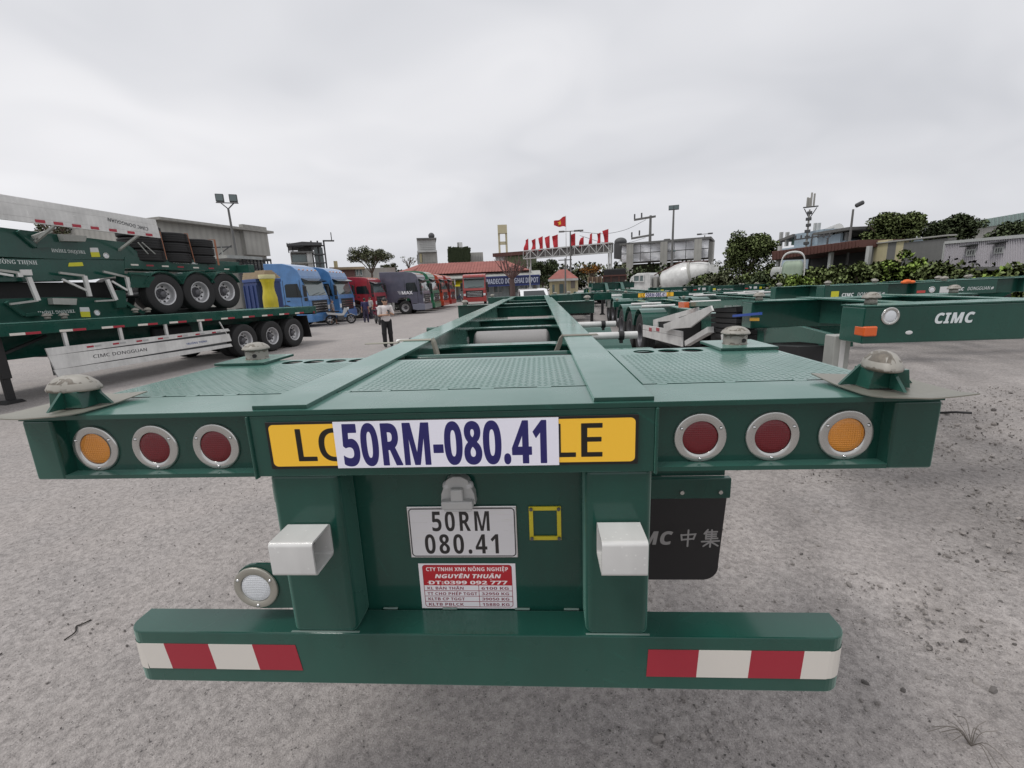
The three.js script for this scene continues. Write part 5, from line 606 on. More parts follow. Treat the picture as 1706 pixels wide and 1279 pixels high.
{ const f = face(550, 66, 640, 66), T = building('low_house', 'low house with tan eaves, reddish wall and yellow chimney block left of the spreading tree', 'building', f);
  boxF(f, 550, 449, 592, 475, 7, 0, 0).build('wall', std(0.2, 0.11, 0.1, 0.85, { map: streaked }), T); boxF(f, 592, 446, 660, 475, 7, -0.2, 0).build('side_wall', M.concrete, T); boxF(f, 549, 445, 608, 449, 7.6, 0.6).build('eaves', M.timber, T); boxF(f, 555, 433, 561, 445, 1.5, -2).build('chimney', M.cream, T); win(T, f, 594, 449, 597, 458, M.plaster, M.glassPale); win(T, f, 600, 449, 603, 458, M.plaster, M.glassPale); }
{ // white tower house with a water ball on top
  const f = face(694, 92, 730, 92), T = building('tower_house', 'tall slim white house with round water tank on its roof above the red roof', 'building', f);
  boxF(f, 697, 419, 730, 470, 10, -0.8, 0).build('lower_wall', M.plaster, T); boxF(f, 695, 398, 726, 418.5, 11, 0).build('upper_wall', M.plaster, T); boxF(f, 694, 396.5, 727, 399, 11.6, 0.5).build('roof_slab', M.concreteDark, T); boxF(f, 695, 417.5, 728, 420, 11.4, 0.4).build('balcony_slab', M.plaster, T); boxF(f, 704, 421, 728, 437, 0.2, -0.55).build('recess', M.concrete, T); { const [a, b, c, d] = f.rect(699, 400, 724, 415); for (let i = 0; i < 5; i++) mb().box(a, b, lerp(c, d, i / 5), lerp(c, d, i / 5) + 0.12, 0.003, 0.1).build('wall_band', M.plaster, T); } boxF(f, 699, 422, 703, 437, 0.3, -0.4).build('pilaster', M.cream, T); boxF(f, 695, 424, 696.5, 440, 0.3, 0).build('pipe', M.concreteDark, T);
  const [u, y] = f.at(719, 390); mb().sph(u, y, -3, 0.62 * 1.0, 1, 1, 1, 20, 14).build('water_tank', M.steelDark, T); mb().cyl(V(u - 0.4, y - 1.0, -3), V(u - 0.2, y - 0.4, -3), 0.06).cyl(V(u + 0.4, y - 1.0, -3), V(u + 0.2, y - 0.4, -3), 0.06).build('tank_stand', M.steelDark, T); }
{ const f = face(746, 95, 804, 95), T = building('overgrown_house', 'boxy house overgrown with dark creeper and a small water tank, above the red roof', 'building', f); boxF(f, 747, 414, 780, 470, 9, 0, 0).build('wall', M.concreteDark, T); boxF(f, 780, 420, 806, 470, 8, -0.6, 0).build('side_wall', M.concrete, T); const [u, y] = f.at(766, 410); mb().cyl(V(u, y - 0.5, -3), V(u, y + 1.0, -3), 0.55).build('water_tank', M.steel, T); for (let i = 0; i < 8; i++) { const [a, h] = f.at(783 + i * 2.6, 426); mb().box(a, a + 0.1, h - 0.8, h + 0.2, -0.55, -0.4).build('balustrade_post', M.plaster, T); }
  const r = rng(41), lg = mb(); for (let i = 0; i < 1500; i++) { const [a, h] = f.at(746 + 36 * r(), 413 + 24 * r() ** 0.8), s = 0.16 + 0.2 * r(), z = 0.02 + 0.5 * r(); lg.quad([a, h, z], [a + s, h + 0.3 * s, z + 0.1], [a + s * 0.9, h + s, z + 0.15], [a - 0.2 * s, h + 0.8 * s, z]); } lg.build('creeper', std(0.035, 0.05, 0.022, 0.9), T).userData.kind = 'stuff'; }
{ // depot: long single storey office, red hipped roof, lettered fascia
  const f = face(660, 64, 899, 62), T = building('depot_building', 'long depot office with red roof, grey awning and blue lettered sign', 'building', f);
  boxF(f, 660, 458, 899, 490, 8, 0, 0).build('wall', std(0.42, 0.47, 0.47, 0.85, { map: streaked }), T);
  { const [a, b, c, d] = f.rect(645, 437, 884, 455), [ra] = f.at(690, 440), [rb_] = f.at(842, 440), g = mb(), e = 0.9, bk = -9, mid = -4; const P = [[a, c, e], [b, c, e], [rb_, d + 0.2, mid], [ra, d + 0.2, mid], [a, c, bk], [b, c, bk]]; g.quad(P[0], P[1], P[2], P[3]).quad(P[5], P[4], P[3], P[2]).quad(P[4], P[0], P[3], P[3]).quad(P[1], P[5], P[2], P[2]).quad(P[0], P[4], P[5], P[1]); g.build('roof', M.roofRed, T); for (let i = 0; i < 46; i++) { const k = (i + 0.5) / 46, xb = lerp(a, b, k), xt = clamp(xb, ra, rb_), q = clamp(Math.min((xb - a) / (ra - a), (b - xb) / (b - rb_))); mb().bar(V(xb, c + 0.03, e), V(lerp(xb, clamp(xb, ra, rb_), 1), lerp(c, d + 0.2, q) + 0.03, lerp(e, mid, q)), 0.07, 0.05).build('roof_rib', M.roofRed, T); } }
  { const [a, b, c, d] = f.rect(660, 455, 900, 463); mb().ext([[0, d], [1.6, c], [1.6, c - 0.08], [0, d - 0.1]], b - a, tr(a, 0, 0).multiply(M4().makeBasis(V(0, 0, 1), V(0, 1, 0), V(-1, 0, 0))).multiply(tr(0, 0, -(b - a)))).build('awning', M.grey, T); for (const x of [760, 808, 856, 897]) { const [u] = f.at(x, 470); mb().box(u - 0.08, u + 0.08, 0, c, 1.35, 1.5).build('post', M.plaster, T); } }
  { const [a, b, c, d] = f.rect(803, 459.5, 898, 476); mb().box(a, b, c, d, 1.62, 1.7).build('sign_board', std(0.03, 0.05, 0.2, 0.5), T); planeMesh('sign_print', b - a - 0.1, (d - c) * 0.8, print(TEX.depot, 0.5), T, (a + b) / 2, (c + d) / 2, 1.7035); }
  { const [a, b, c, d] = f.rect(749, 467, 771, 476); mb().ext([[0, d], [1.5, c], [1.5, c - 0.1], [0, d - 0.12]], b - a, tr(a, 0, 0.0).multiply(M4().makeBasis(V(0, 0, 1), V(0, 1, 0), V(-1, 0, 0))).multiply(tr(0, 0, -(b - a)))).build('yellow_awning', M.yellow, T).position.z = 0.1; }
  for (const [a, b] of [[753, 757], [758.5, 764]]) door(T, f, a, 478, b, 494); for (const [a, b] of [[808, 815], [823, 829], [831, 836], [857, 861], [862, 866], [875, 878], [880, 884]]) win(T, f, a, 474, b, 487, M.plaster, M.glassPale); door(T, f, 848, 474, 853, 492); door(T, f, 889, 474, 894, 492); }
{ // guard house
  const f = face(917, 62, 962, 62), T = building('guard_house', 'small cream guard house with red hipped roof right of the depot', 'building', f);
  boxF(f, 917, 464, 961, 500, 4.5, 0, 0).build('wall', M.cream, T); { const [a, b, c, d] = f.rect(913, 448, 963, 464); const m = (a + b) / 2, g = mb(), P = [[a, c, 0.6], [b, c, 0.6], [m + 0.5, d, -2.2], [m - 0.5, d, -2.2], [a, c, -5], [b, c, -5]]; g.quad(P[0], P[1], P[2], P[3]).quad(P[5], P[4], P[3], P[2]).quad(P[4], P[0], P[3], P[3]).quad(P[1], P[5], P[2], P[2]).quad(P[0], P[4], P[5], P[1]); g.build('roof', M.roofRed, T); mb().box(a, b, c - 0.3, c - 0.01, -5, 0.6).build('eaves', M.plaster, T); } win(T, f, 920, 474, 924, 488, M.cream, M.glassPale); win(T, f, 932, 473, 939, 489, M.timber, M.glassPale); door(T, f, 951, 467, 958, 480); for (const x of [917.5, 945, 960.5]) { const [u] = f.at(x, 470); mb().box(u - 0.18, u + 0.18, 0, f.at(x, 464)[1], 0.003, 0.15).build('column', M.cream, T); } }
{ // entrance gate: truss beam on legs, flags stand on it
  const f = face(872, 70, 1018, 64), T = building('gate_arch', 'long grey lattice truss spanning the yard entrance with red flags on top', 'gate', f); const top = (x) => f.at(x, lerp(418, 404, (x - 872) / 146)), bot = (x) => f.at(x, lerp(431, 420, (x - 872) / 146));
  const pl = mb(), A = top(872), B = top(1018), Cc = bot(1018), Dd = bot(872); mb().ext([Dd, Cc, B, A], 0.2, tr(0, 0, -0.9)).build('backing_sheet', M.concreteDark, T); for (const z of [0, -0.6]) { mb().bar(V(A[0], A[1], z), V(B[0], B[1], z), 0.14).build('chord', M.steel, T); mb().bar(V(Dd[0], Dd[1], z), V(Cc[0], Cc[1], z), 0.14).build('chord', M.steel, T); }
  for (let i = 0; i < 12; i++) { const x0 = 872 + i * 12.17, x1 = x0 + 12.17, p = i % 2 ? top(x0) : bot(x0), q = i % 2 ? bot(x1) : top(x1); mb().bar(V(...p, 0), V(...q, 0), 0.09).build('lattice_bar', M.steel, T); mb().bar(V(...top(x0), 0.02), V(...bot(x0), 0.02), 0.08).build('lattice_bar', M.steel, T); }
  for (const x of [877, 882, 1013, 1017]) { const [u, y] = bot(x); mb().cyl(V(u, 0, -0.3), V(u, y + 1, -0.3), 0.12).build('leg', M.plaster, T); }
  const red = std(0.42, 0.02, 0.03, 0.8), xs = [[879, 397, 416, 5], [891, 397, 416, 6], [903, 393, 415, 6], [914.5, 392, 414, 6], [928, 390, 412, 6], [957, 388, 409, 5], [971, 394, 408, 5], [985, 388, 407, 4], [999, 387, 406, 5], [1012, 381, 405, 7]]; let proto; // slim red banners
  xs.forEach(([x, y0, y1, w], i) => { const [u, h1] = f.at(x, y1 + 3), h0 = f.at(x, y0)[1], fw = 1.5 * (f.at(x + w, y1)[0] - u), hh = h0 - h1, P = f.p.clone().addScaledVector(f.u, u).addScaledVector(f.n, -0.3).add(V(0, h1, 0)), where = i === 0 ? 'leftmost red banner on the gate truss' : i === 9 ? 'rightmost and tallest red banner on the gate truss' : `red banner on the gate truss, number ${['', 'two', 'three', 'four', 'five', 'six', 'seven', 'eight', 'nine'][i]} from the left`;
    const t = thing('banner_flag', where, 'flag', P, f.turn + 0.04 * i, 'red banners on the gate'); mb().cyl(V(0, 0, 0), V(0, hh, 0), 0.03, 0.02, 6).build('pole', M.steel, t); const c = mb(), N = 8, wd = (k) => -fw * (0.8 + 0.2 * Math.sin(1.2 + 3 * k + i)), off = (k) => 0.16 * Math.sin(k * 6 + i * 1.7); for (let j = 0; j < N; j++) { const a = j / N, b = (j + 1) / N, ya = hh * (0.12 + 0.88 * a), yb = hh * (0.12 + 0.88 * b); c.quad([0, ya, 0.02], [0, yb, 0.02], [wd(b), yb - 0.25 * fw, off(b)], [wd(a), ya - 0.25 * fw, off(a)]); c.quad([0, yb, 0.015], [0, ya, 0.015], [wd(a), ya - 0.25 * fw, off(a) - 0.005], [wd(b), yb - 0.25 * fw, off(b) - 0.005]); } c.build('cloth', red, t); });
  // the national flag on its own tall pole
  const P = at(944, 470, 70), t = thing('national_flag', 'red flag with a yellow star flying from the tallest pole above the gate', 'flag', V(P.x, 0, P.z), f.turn), yT = at(944, 360, 70).y, yB = at(944, 378, 70).y, wd = at(944, 370, 70).distanceTo(at(922, 370, 70)); mb().cyl(V(0, 0, 0), V(0, yT + 0.1, 0), 0.07, 0.04, 8).build('pole', M.steel, t); const c = mb(), N = 14, pt = (k, v) => { const tap = lerp(1, 0.42, k), mid = lerp(yB, yT, 0.5) - 0.1 * k + 0.08 * Math.sin(k * 8); return [-wd * k, mid + (v - 0.5) * (yT - yB) * tap, 0.16 * Math.sin(k * 9) * k]; }; for (let i = 0; i < N; i++) { const a = i / N, b = (i + 1) / N; c.quad(pt(b, 0), pt(a, 0), pt(a, 1), pt(b, 1)); } c.build('cloth', new THREE.MeshStandardMaterial({ color: C(0.45, 0.022, 0.025), roughness: 0.8, side: THREE.DoubleSide }), t); const st = []; for (let i = 0; i < 10; i++) { const a = Math.PI / 2 + i * Math.PI / 5, r = i % 2 ? 0.17 : 0.42; st.push([Math.cos(a) * r, Math.sin(a) * r]); } const p0 = pt(0.5, 0.5); mb().ext(st, 0.01, tr(p0[0], p0[1], p0[2] + 0.04).multiply(rotY(0.15))).build('star', std(0.75, 0.5, 0.04, 0.8), t); }
{ const f = face(822, 85, 877, 82), T = building('billboard_shed', 'long low shed with rusty red roof edge behind the bare tree at the depot', 'building', f); boxF(f, 822, 420, 877, 426, 6, 0.3).build('roof', M.rust, T); boxF(f, 842, 426, 876, 470, 5, 0, 0).build('wall', std(0.11, 0.13, 0.07, 0.9, { map: streaked }), T); boxF(f, 824, 426, 842, 470, 5, -0.5, 0).build('side_wall', M.plaster, T);
  const g = face(831, 140, 846, 140), K = building('gantry_crane', 'pale yellow gantry crane frame rising behind the rusty shed roof', 'crane', g), [a, b, c, d] = g.rect(832, 389, 844, 430), m = std(0.5, 0.45, 0.3, 0.7); for (const u of [a, b]) mb().box(u - 0.3, u + 0.3, 0, d, -0.3, 0.3).build('leg', m, K); mb().box(a - 0.3, b + 0.3, d, d + 2.4, -1, 1).build('crane_beam', m, K); mb().box(a, b, lerp(c, d, 0.55), lerp(c, d, 0.55) + 0.9, -0.3, 0.3).build('tie_beam', m, K); }
{ // tarpaulin covered frame building on columns, and hedge bank below it
  const f = face(1033, 74, 1190, 72), T = building('tarp_building', 'long frame building wrapped in grey white tarpaulin sheets behind the white mixer truck', 'building', f);
  const N = 60, R = 10, [a, b, c, d] = f.rect(1036, 403, 1180, 433), tilt = (u) => 0, r = rng(6), g = mb(), P = (i, j) => { const u = lerp(a, b, i / N), v = lerp(c, d, j / R); return [u, v, 0.35 * (fbm(u * 0.5 + 0.9 * v, v * 0.4, 0, 91, 4) - 0.5) + 0.2 * Math.sin(u * 1.6 + v * 1.3)]; }; for (let i = 0; i < N; i++) for (let j = 0; j < R; j++) g.quad(P(i, j), P(i + 1, j), P(i + 1, j + 1), P(i, j + 1)); g.build('tarpaulin', new THREE.MeshStandardMaterial({ color: C(0.86, 0.87, 0.9), roughness: 0.6, map: mottled, side: THREE.DoubleSide }), T);
  mb().box(a, b, c, d - 0.1, -8, -0.6).build('core', M.concreteDark, T); mb().box(a - 0.3, b + 0.3, d - 0.05, d + 0.25, -8, 0.4).build('roof', M.concreteDark, T); for (const x of [1051, 1107, 1163]) { const [u] = f.at(x, 420); mb().box(u - 0.5, u + 0.5, 0, d, 0.5, 0.75).build('column', M.concrete, T); } for (const x of [1068, 1085, 1124, 1143]) { const [u] = f.at(x, 420); mb().box(u - 0.04, u + 0.04, c, d, 0.5, 0.56).build('lashing', M.steelDark, T); } mb().box(a, b, lerp(c, d, 0.48) - 0.06, lerp(c, d, 0.48) + 0.06, 0.45, 0.5).build('lashing', M.steelDark, T);
  boxF(f, 1180, 402, 1187, 425, 3, -1, 0).build('stair_block', M.concrete, T); boxF(f, 1020, 405, 1036, 430, 4, -1).build('side_frame', M.steelDark, T); const [u, y] = f.at(1026, 401); mb().sph(u, y, -3, 1.0, 1, 0.7, 1, 16, 10).build('water_tank', M.steelDark, T); for (const x of [1160, 1106]) { const [q, w] = f.at(x, 398); mb().cyl(V(q, w - 0.7, -3), V(q, w + 0.2, -3), 0.5).build('roof_tank', M.concreteDark, T); }
  boxF(f, 1036, 436, 1184, 470, 1, -3, 0).build('back_wall', std(0.06, 0.07, 0.035, 0.9, { map: streaked }), T); }
{ // light blue house, rust roofed shelter, wall and white cabin on the right
  const f = face(1294, 52, 1424, 44), T = building('flat_roof_house', 'pale blue flat roofed house with roof terrace below the phone mast', 'building', f);
  boxF(f, 1295, 408, 1405, 440, 9, 0, 0).build('wall', M.paleBlue, T); boxF(f, 1320, 386, 1366, 410, 8, -0.2).build('upper_wall', M.paleBlue, T); boxF(f, 1366, 382.5, 1426, 387, 7, 0.6).build('roof_slab', M.concreteDark, T); boxF(f, 1368, 387, 1392, 397, 4, -1).build('dark_recess_block', M.concreteDark, T); for (const x of [1296, 1306, 1393, 1404]) { const [u] = f.at(x, 400); mb().box(u - 0.12, u + 0.12, f.at(x, 410)[1], f.at(x, 387)[1], -0.4, -0.15).build('post', M.plaster, T); } { const [a, b, c, d] = f.rect(1295, 392, 1320, 398); mb().ext([[a, c], [b, d], [b, d - 0.25], [a, c - 0.2]].reverse(), 5, tr(0, 0, -5)).build('lean_roof', M.concreteDark, T); boxF(f, 1308, 397, 1320, 408, 0.3, -0.6).build('green_panel', std(0.12, 0.2, 0.17, 0.8), T); } { const [a, b, c, d] = f.rect(1366, 393, 1404, 402); mb().box(a, b, c - 0.4, c + 0.5, 0.003, 0.2).build('parapet', M.paleBlue, T); } win(T, f, 1394, 388, 1402, 396, M.plaster, M.glassPale);  // roof recess is a solid block, its shade put into the dark colour
  const [u, y] = f.at(1330, 383); mb().cyl(V(u - 1, y - 0.4, -3), V(u + 1, y - 0.1, -3), 0.45).build('water_tank', M.steel, T); for (const x of [1323, 1329]) { const [q, w] = f.at(x, 388); mb().box(q - 0.1, q + 0.1, w - 0.3, w + 0.8, -2, -1.8).build('stub', M.plaster, T); }
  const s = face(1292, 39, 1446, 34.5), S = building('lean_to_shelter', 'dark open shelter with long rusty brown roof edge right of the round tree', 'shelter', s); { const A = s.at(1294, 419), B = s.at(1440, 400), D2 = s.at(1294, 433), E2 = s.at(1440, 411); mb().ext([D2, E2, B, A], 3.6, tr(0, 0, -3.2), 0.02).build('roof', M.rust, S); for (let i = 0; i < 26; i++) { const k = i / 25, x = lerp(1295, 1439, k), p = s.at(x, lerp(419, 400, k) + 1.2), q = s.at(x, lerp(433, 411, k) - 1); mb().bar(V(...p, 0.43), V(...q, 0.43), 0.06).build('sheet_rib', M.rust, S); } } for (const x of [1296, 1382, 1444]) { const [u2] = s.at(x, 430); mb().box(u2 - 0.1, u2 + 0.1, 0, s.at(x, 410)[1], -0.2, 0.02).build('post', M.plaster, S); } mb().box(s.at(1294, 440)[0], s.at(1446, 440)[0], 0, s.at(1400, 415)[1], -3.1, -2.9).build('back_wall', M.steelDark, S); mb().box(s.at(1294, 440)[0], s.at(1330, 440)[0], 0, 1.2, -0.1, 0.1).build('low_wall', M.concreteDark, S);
  const lt = thing('tank_truck', 'pale green rounded truck roof with white hoop frame under the rusty shelter edge', 'truck', gp(1318, 33), -0.5), pg = std(0.42, 0.52, 0.4, 0.5, { map: streaked }); mb().add(new RoundedBoxGeometry(2.4, 1.7, 5, 4, 0.45), tr(0, 2.05, -1)).build('cab_roof', pg, lt); mb().add(new RoundedBoxGeometry(1.8, 1.5, 2, 4, 0.4), tr(-1.7, 1.8, -0.8)).build('tank', M.plaster, lt); for (const z of [1.7, -2.8]) { wheel(lt, 0.9, 0.52, z); wheel(lt, -0.9, 0.52, z, Math.PI); } mb().tube([V(-1.3, 0.6, 1.6), V(-1.3, 2.9, 1.6), V(-0.9, 3.3, 1.6), V(0.9, 3.3, 1.6), V(1.3, 2.9, 1.6), V(1.3, 0.6, 1.6)], 0.07, 40, 8).build('hoop_frame', M.whitePaint, lt); mb().box(-1.1, 1.1, 1.1, 1.4, 1.49, 1.52).build('grille', M.black, lt); lt.scale.set(0.45, 0.93, 0.5);
  const w = face(1442, 36, 1580, 32), W2 = building('boundary_wall', 'stained cream and grey boundary wall between the shelter and the white cabin', 'wall', w); [[1442, 1455, M.concrete], [1455, 1477, M.cream], [1477, 1491, M.concreteDark], [1491, 1503, M.cream], [1503, 1580, M.concreteDark]].forEach(([a, b, m], i) => boxF(w, a, 400.5, b, 445, 0.25 + 0.01 * i, 0, 0).build('wall_panel', m, W2)); boxF(w, 1441, 398.5, 1580, 400.5, 0.5, 0.1).build('coping', M.concrete, W2);
  const k = face(1572, 30, 1730, 24), K = building('white_cabin', 'long dirty white ribbed cabin with two small hooded vents at the right edge', 'cabin', k), A = k.at(1577, 404), B = k.at(1730, 391), A0 = k.at(1571, 447), B0 = k.at(1730, 447); mb().ext([A0, B0, B, A], 2.4, tr(0, 0, -2.4)).build('wall', std(0.5, 0.48, 0.51, 0.75, { map: streaked }), K); for (let i = 0; i < 44; i++) { const t = (i + 0.5) / 44, p = [lerp(A[0], B[0], t), lerp(A[1], B[1], t)], q = [lerp(A0[0], B0[0], t), lerp(A0[1], B0[1], t)]; mb().bar(V(...p, 0.012), V(...q, 0.012), 0.09, 0.025).build('wall_rib', std(0.5, 0.48, 0.51, 0.75), K); } mb().bar(V(...A, 0.04), V(...B, 0.04), 0.1, 0.12).build('top_rail', M.plaster, K); mb().bar(V(...A, 0.04), V(...A0, 0.04), 0.1).build('corner_post', M.plaster, K); mb().bar(V(...A0, 0.04), V(...B0, 0.04), 0.1, 0.14).build('bottom_rail', M.concreteDark, K);
  for (const [x, y] of [[1620, 421], [1667, 417]]) { const [a, b, c, d] = k.rect(x - 8, y - 6, x + 8, y + 5); const v = mb().box(a, b, c, d, 0.03, 0.06).build('vent', M.plaster, K); sub('hood', mb().ext([[a - 0.1, d + 0.12], [b + 0.1, d + 0.16], [b + 0.1, d + 0.2], [a - 0.1, d + 0.17]], 0.25, tr(0, 0, 0.03)).geo(), M.steelDark, v); for (let i = 0; i < 3; i++) sub('slat', mb().box(lerp(a, b, 0.2 + 0.25 * i), lerp(a, b, 0.3 + 0.25 * i), lerp(c, d, 0.2), lerp(c, d, 0.8), 0.0605, 0.07).geo(), M.steelDark, v); }
  for (const q of [0.1, 0.5, 0.9]) mb().box(lerp(A0[0], B0[0], q) - 0.2, lerp(A0[0], B0[0], q) + 0.2, 0, Math.max(0.1, lerp(A0[1], B0[1], q) - 0.08), -1.4, -0.6).build('footing', M.concreteDark, K);
  const h = face(1602, 70, 1750, 55), Hh = building('green_roof_hall', 'large hall with pale green sloping roof behind the trees at right', 'building', h); { const p0 = h.at(1602, 372), p1 = h.at(1750, 347), q0 = h.at(1602, 382), q1 = h.at(1750, 366); mb().ext([q0, q1, p1, p0], 0.2, tr(0, 0, 0)).build('roof', std(0.28, 0.36, 0.34, 0.7, { map: streaked }), Hh); for (let i = 0; i < 24; i++) { const t = i / 23; mb().bar(V(lerp(p0[0], p1[0], t), lerp(p0[1], p1[1], t), 0.21), V(lerp(q0[0], q1[0], t), lerp(q0[1], q1[1], t), 0.21), 0.1, 0.06).build('roof_rib', std(0.25, 0.33, 0.31, 0.7), Hh); } mb().ext([[q0[0], 0], [q1[0], 0], q1, q0], 0.15, tr(0, 0, -0.2)).build('wall', M.concrete, Hh); }
}
{ // white concrete mixer, side on; two dark tippers; crane parts beside it
  const f = face(1049, 43, 1196, 41), T = building('mixer_truck', 'white mixer truck seen side on with large pale drum', 'truck', f), y = (p) => f.at(1120, p)[1], X = (p) => f.at(p, 465)[0];
  mb().ext([[X(1051), y(482)], [X(1050), y(464)], [X(1052), y(459)], [X(1062), y(453)], [X(1081), y(453)], [X(1083), y(457)], [X(1083), y(482)]].reverse(), 2.3, tr(0, 0, -2.3), 0.04).build('cab', M.whitePaint, T); win(T, f, 1057, 459.5, 1065, 468, M.whitePaint, M.glassPale, 0.045); win(T, f, 1067, 459, 1072, 468, M.whitePaint, M.glassPale, 0.045); mb().quad([X(1050.5) - 0.06, y(464), -2.1], [X(1050.5) - 0.06, y(464), -0.2], [X(1055), y(456.5), -0.2], [X(1055), y(456.5), -2.1]).build('windscreen', M.glassPale, T);
  const p0 = f.at(1097, 473), p1 = f.at(1182, 449), dx = p1[0] - p0[0], dy = p1[1] - p0[1], L = Math.hypot(dx, dy), s = L / 5.2; mb().lathe([[0, 0], [0.75, 0.02], [0.98, 0.3], [1.14, 1.3], [1.2, 2.3], [1.16, 3.2], [0.75, 4.6], [0.62, 5.0], [0, 5.02]].map((q) => [q[0] * 1.08, q[1] * s]), 40, tr(p0[0], p0[1], -1.2).multiply(rotZ(Math.atan2(dy, dx) - Math.PI / 2))).build('drum', M.whitePaint, T); mb().lathe([[1.19, 0], [1.2, 0.05], [1.2, 0.16], [1.19, 0.2]].map((q) => [q[0] * 1.09, q[1] + 3.1 * s]), 40, tr(p0[0], p0[1], -1.2).multiply(rotZ(Math.atan2(dy, dx) - Math.PI / 2))).build('drum_ring', M.concrete, T);
  mb().box(X(1075), X(1192), 0.85, 1.15, -1.6, -0.8).build('chassis_frame', M.steelDark, T); for (const x of [1066, 1148, 1166]) { const w = wheel(T, X(x), 0.52, -0.1, -Math.PI / 2); wheel(T, X(x), 0.52, -2.2, Math.PI / 2); } mb().box(X(1086), X(1092), 1.1, y(460), -2.0, -0.4).build('water_tank', M.concrete, T); mb().bar(V(X(1086), y(457), -0.6), V(X(1128), y(437), -0.6), 0.08).bar(V(X(1128), y(437), -0.6), V(X(1175), y(437.5), -0.6), 0.08).build('hand_rail', M.rust, T);
  mb().ext([[X(1172), y(444)], [X(1186), y(446)], [X(1182), y(456)], [X(1172), y(460)]], 1, tr(0, 0, -1.7)).build('hopper', M.whitePaint, T); for (let i = 0; i < 5; i++) mb().bar(V(X(1181 + i * 0.6), y(470 - i * 5), 0), V(X(1188 + i * 0.6), y(470 - i * 5), 0), 0.06).build('ladder_rung', M.whitePaint, T); for (const x of [1181, 1189]) mb().bar(V(X(x), y(482), 0), V(X(x + 4), y(440), 0), 0.08).build('ladder_rail', M.whitePaint, T); mb().bar(V(X(1178), y(445), 0), V(X(1197), y(445), 0), 0.07).bar(V(X(1196), y(445), 0), V(X(1195), y(454), 0), 0.07).bar(V(X(1180), y(454), 0), V(X(1196), y(454), 0), 0.1, 0.6).build('platform', M.whitePaint, T); mb().ext([[X(1150), y(474)], [X(1187), y(476)], [X(1187), y(480)], [X(1140), y(480)]].reverse(), 0.6, tr(0, 0, -0.7)).build('mudguard', M.whitePaint, T);
  const d1 = face(1003, 46, 1044, 46), A = building('tipper_truck', 'dark brown tipper body seen from behind left of the white mixer', 'truck', d1); { const [a, b, c, e] = d1.rect(1004, 458, 1044, 482); mb().box(a, b, e - 1.9, e, -4.5, -4.3).box(a, a + 0.12, e - 1.9, e, -4.3, -0.14).box(b - 0.12, b, e - 1.9, e, -4.3, -0.14).build('tipper_body', M.rust, A); mb().ext([[a, e - 1.9], [b, e - 1.9], [b, e], [a, e]], 0.12, tr(0, 0, -0.13)).build('tail_board', std(0.07, 0.045, 0.04, 0.85, { map: streaked }), A); for (const x of [0.02, 0.33, 0.66, 0.95]) { const q = lerp(a, b, x); mb().box(q, q + 0.1, e - 1.85, e - 0.05, 0, 0.08).build('rib', M.rust, A); } mb().box(a, b, e - 0.12, e + 0.02, -0.1, 0.1).build('top_rail', M.rust, A); mb().box(a + 0.3, b - 0.3, 0.7, 1.0, -5, -0.1).build('chassis_frame', M.black, A); for (const x of [a + 0.4, b - 0.4]) wheel(A, x, 0.52, -1.2, x < 0 ? Math.PI : 0); mb().add(new RoundedBoxGeometry(2.3, 2.4, 2, 3, 0.1), tr((a + b) / 2, 2.0, -5.8)).build('cab', M.black, A); }
  const d2 = face(978, 50, 1003, 50), Bb = building('tipper_truck', 'second tipper, dull brown with light side ribs, beside the guard house', 'truck', d2); { const [a, b, c, e] = d2.rect(979, 461, 1003, 484); mb().rb(a, b, e - 1.7, e, -4, 0, 0.03).build('tipper_body', std(0.15, 0.1, 0.07, 0.85, { map: streaked }), Bb); for (let i = 0; i < 4; i++) { const q = lerp(a, b - 0.1, i / 3); mb().box(q, q + 0.09, e - 1.7, e, 0.001, 0.08).build('rib', M.timber, Bb); } mb().box(a, b, 0.6, e - 1.75, -3.9, -0.2).build('chassis_frame', M.black, Bb); for (const x of [a + 0.3, b - 0.3]) wheel(Bb, x, 0.52, -0.8); }
}
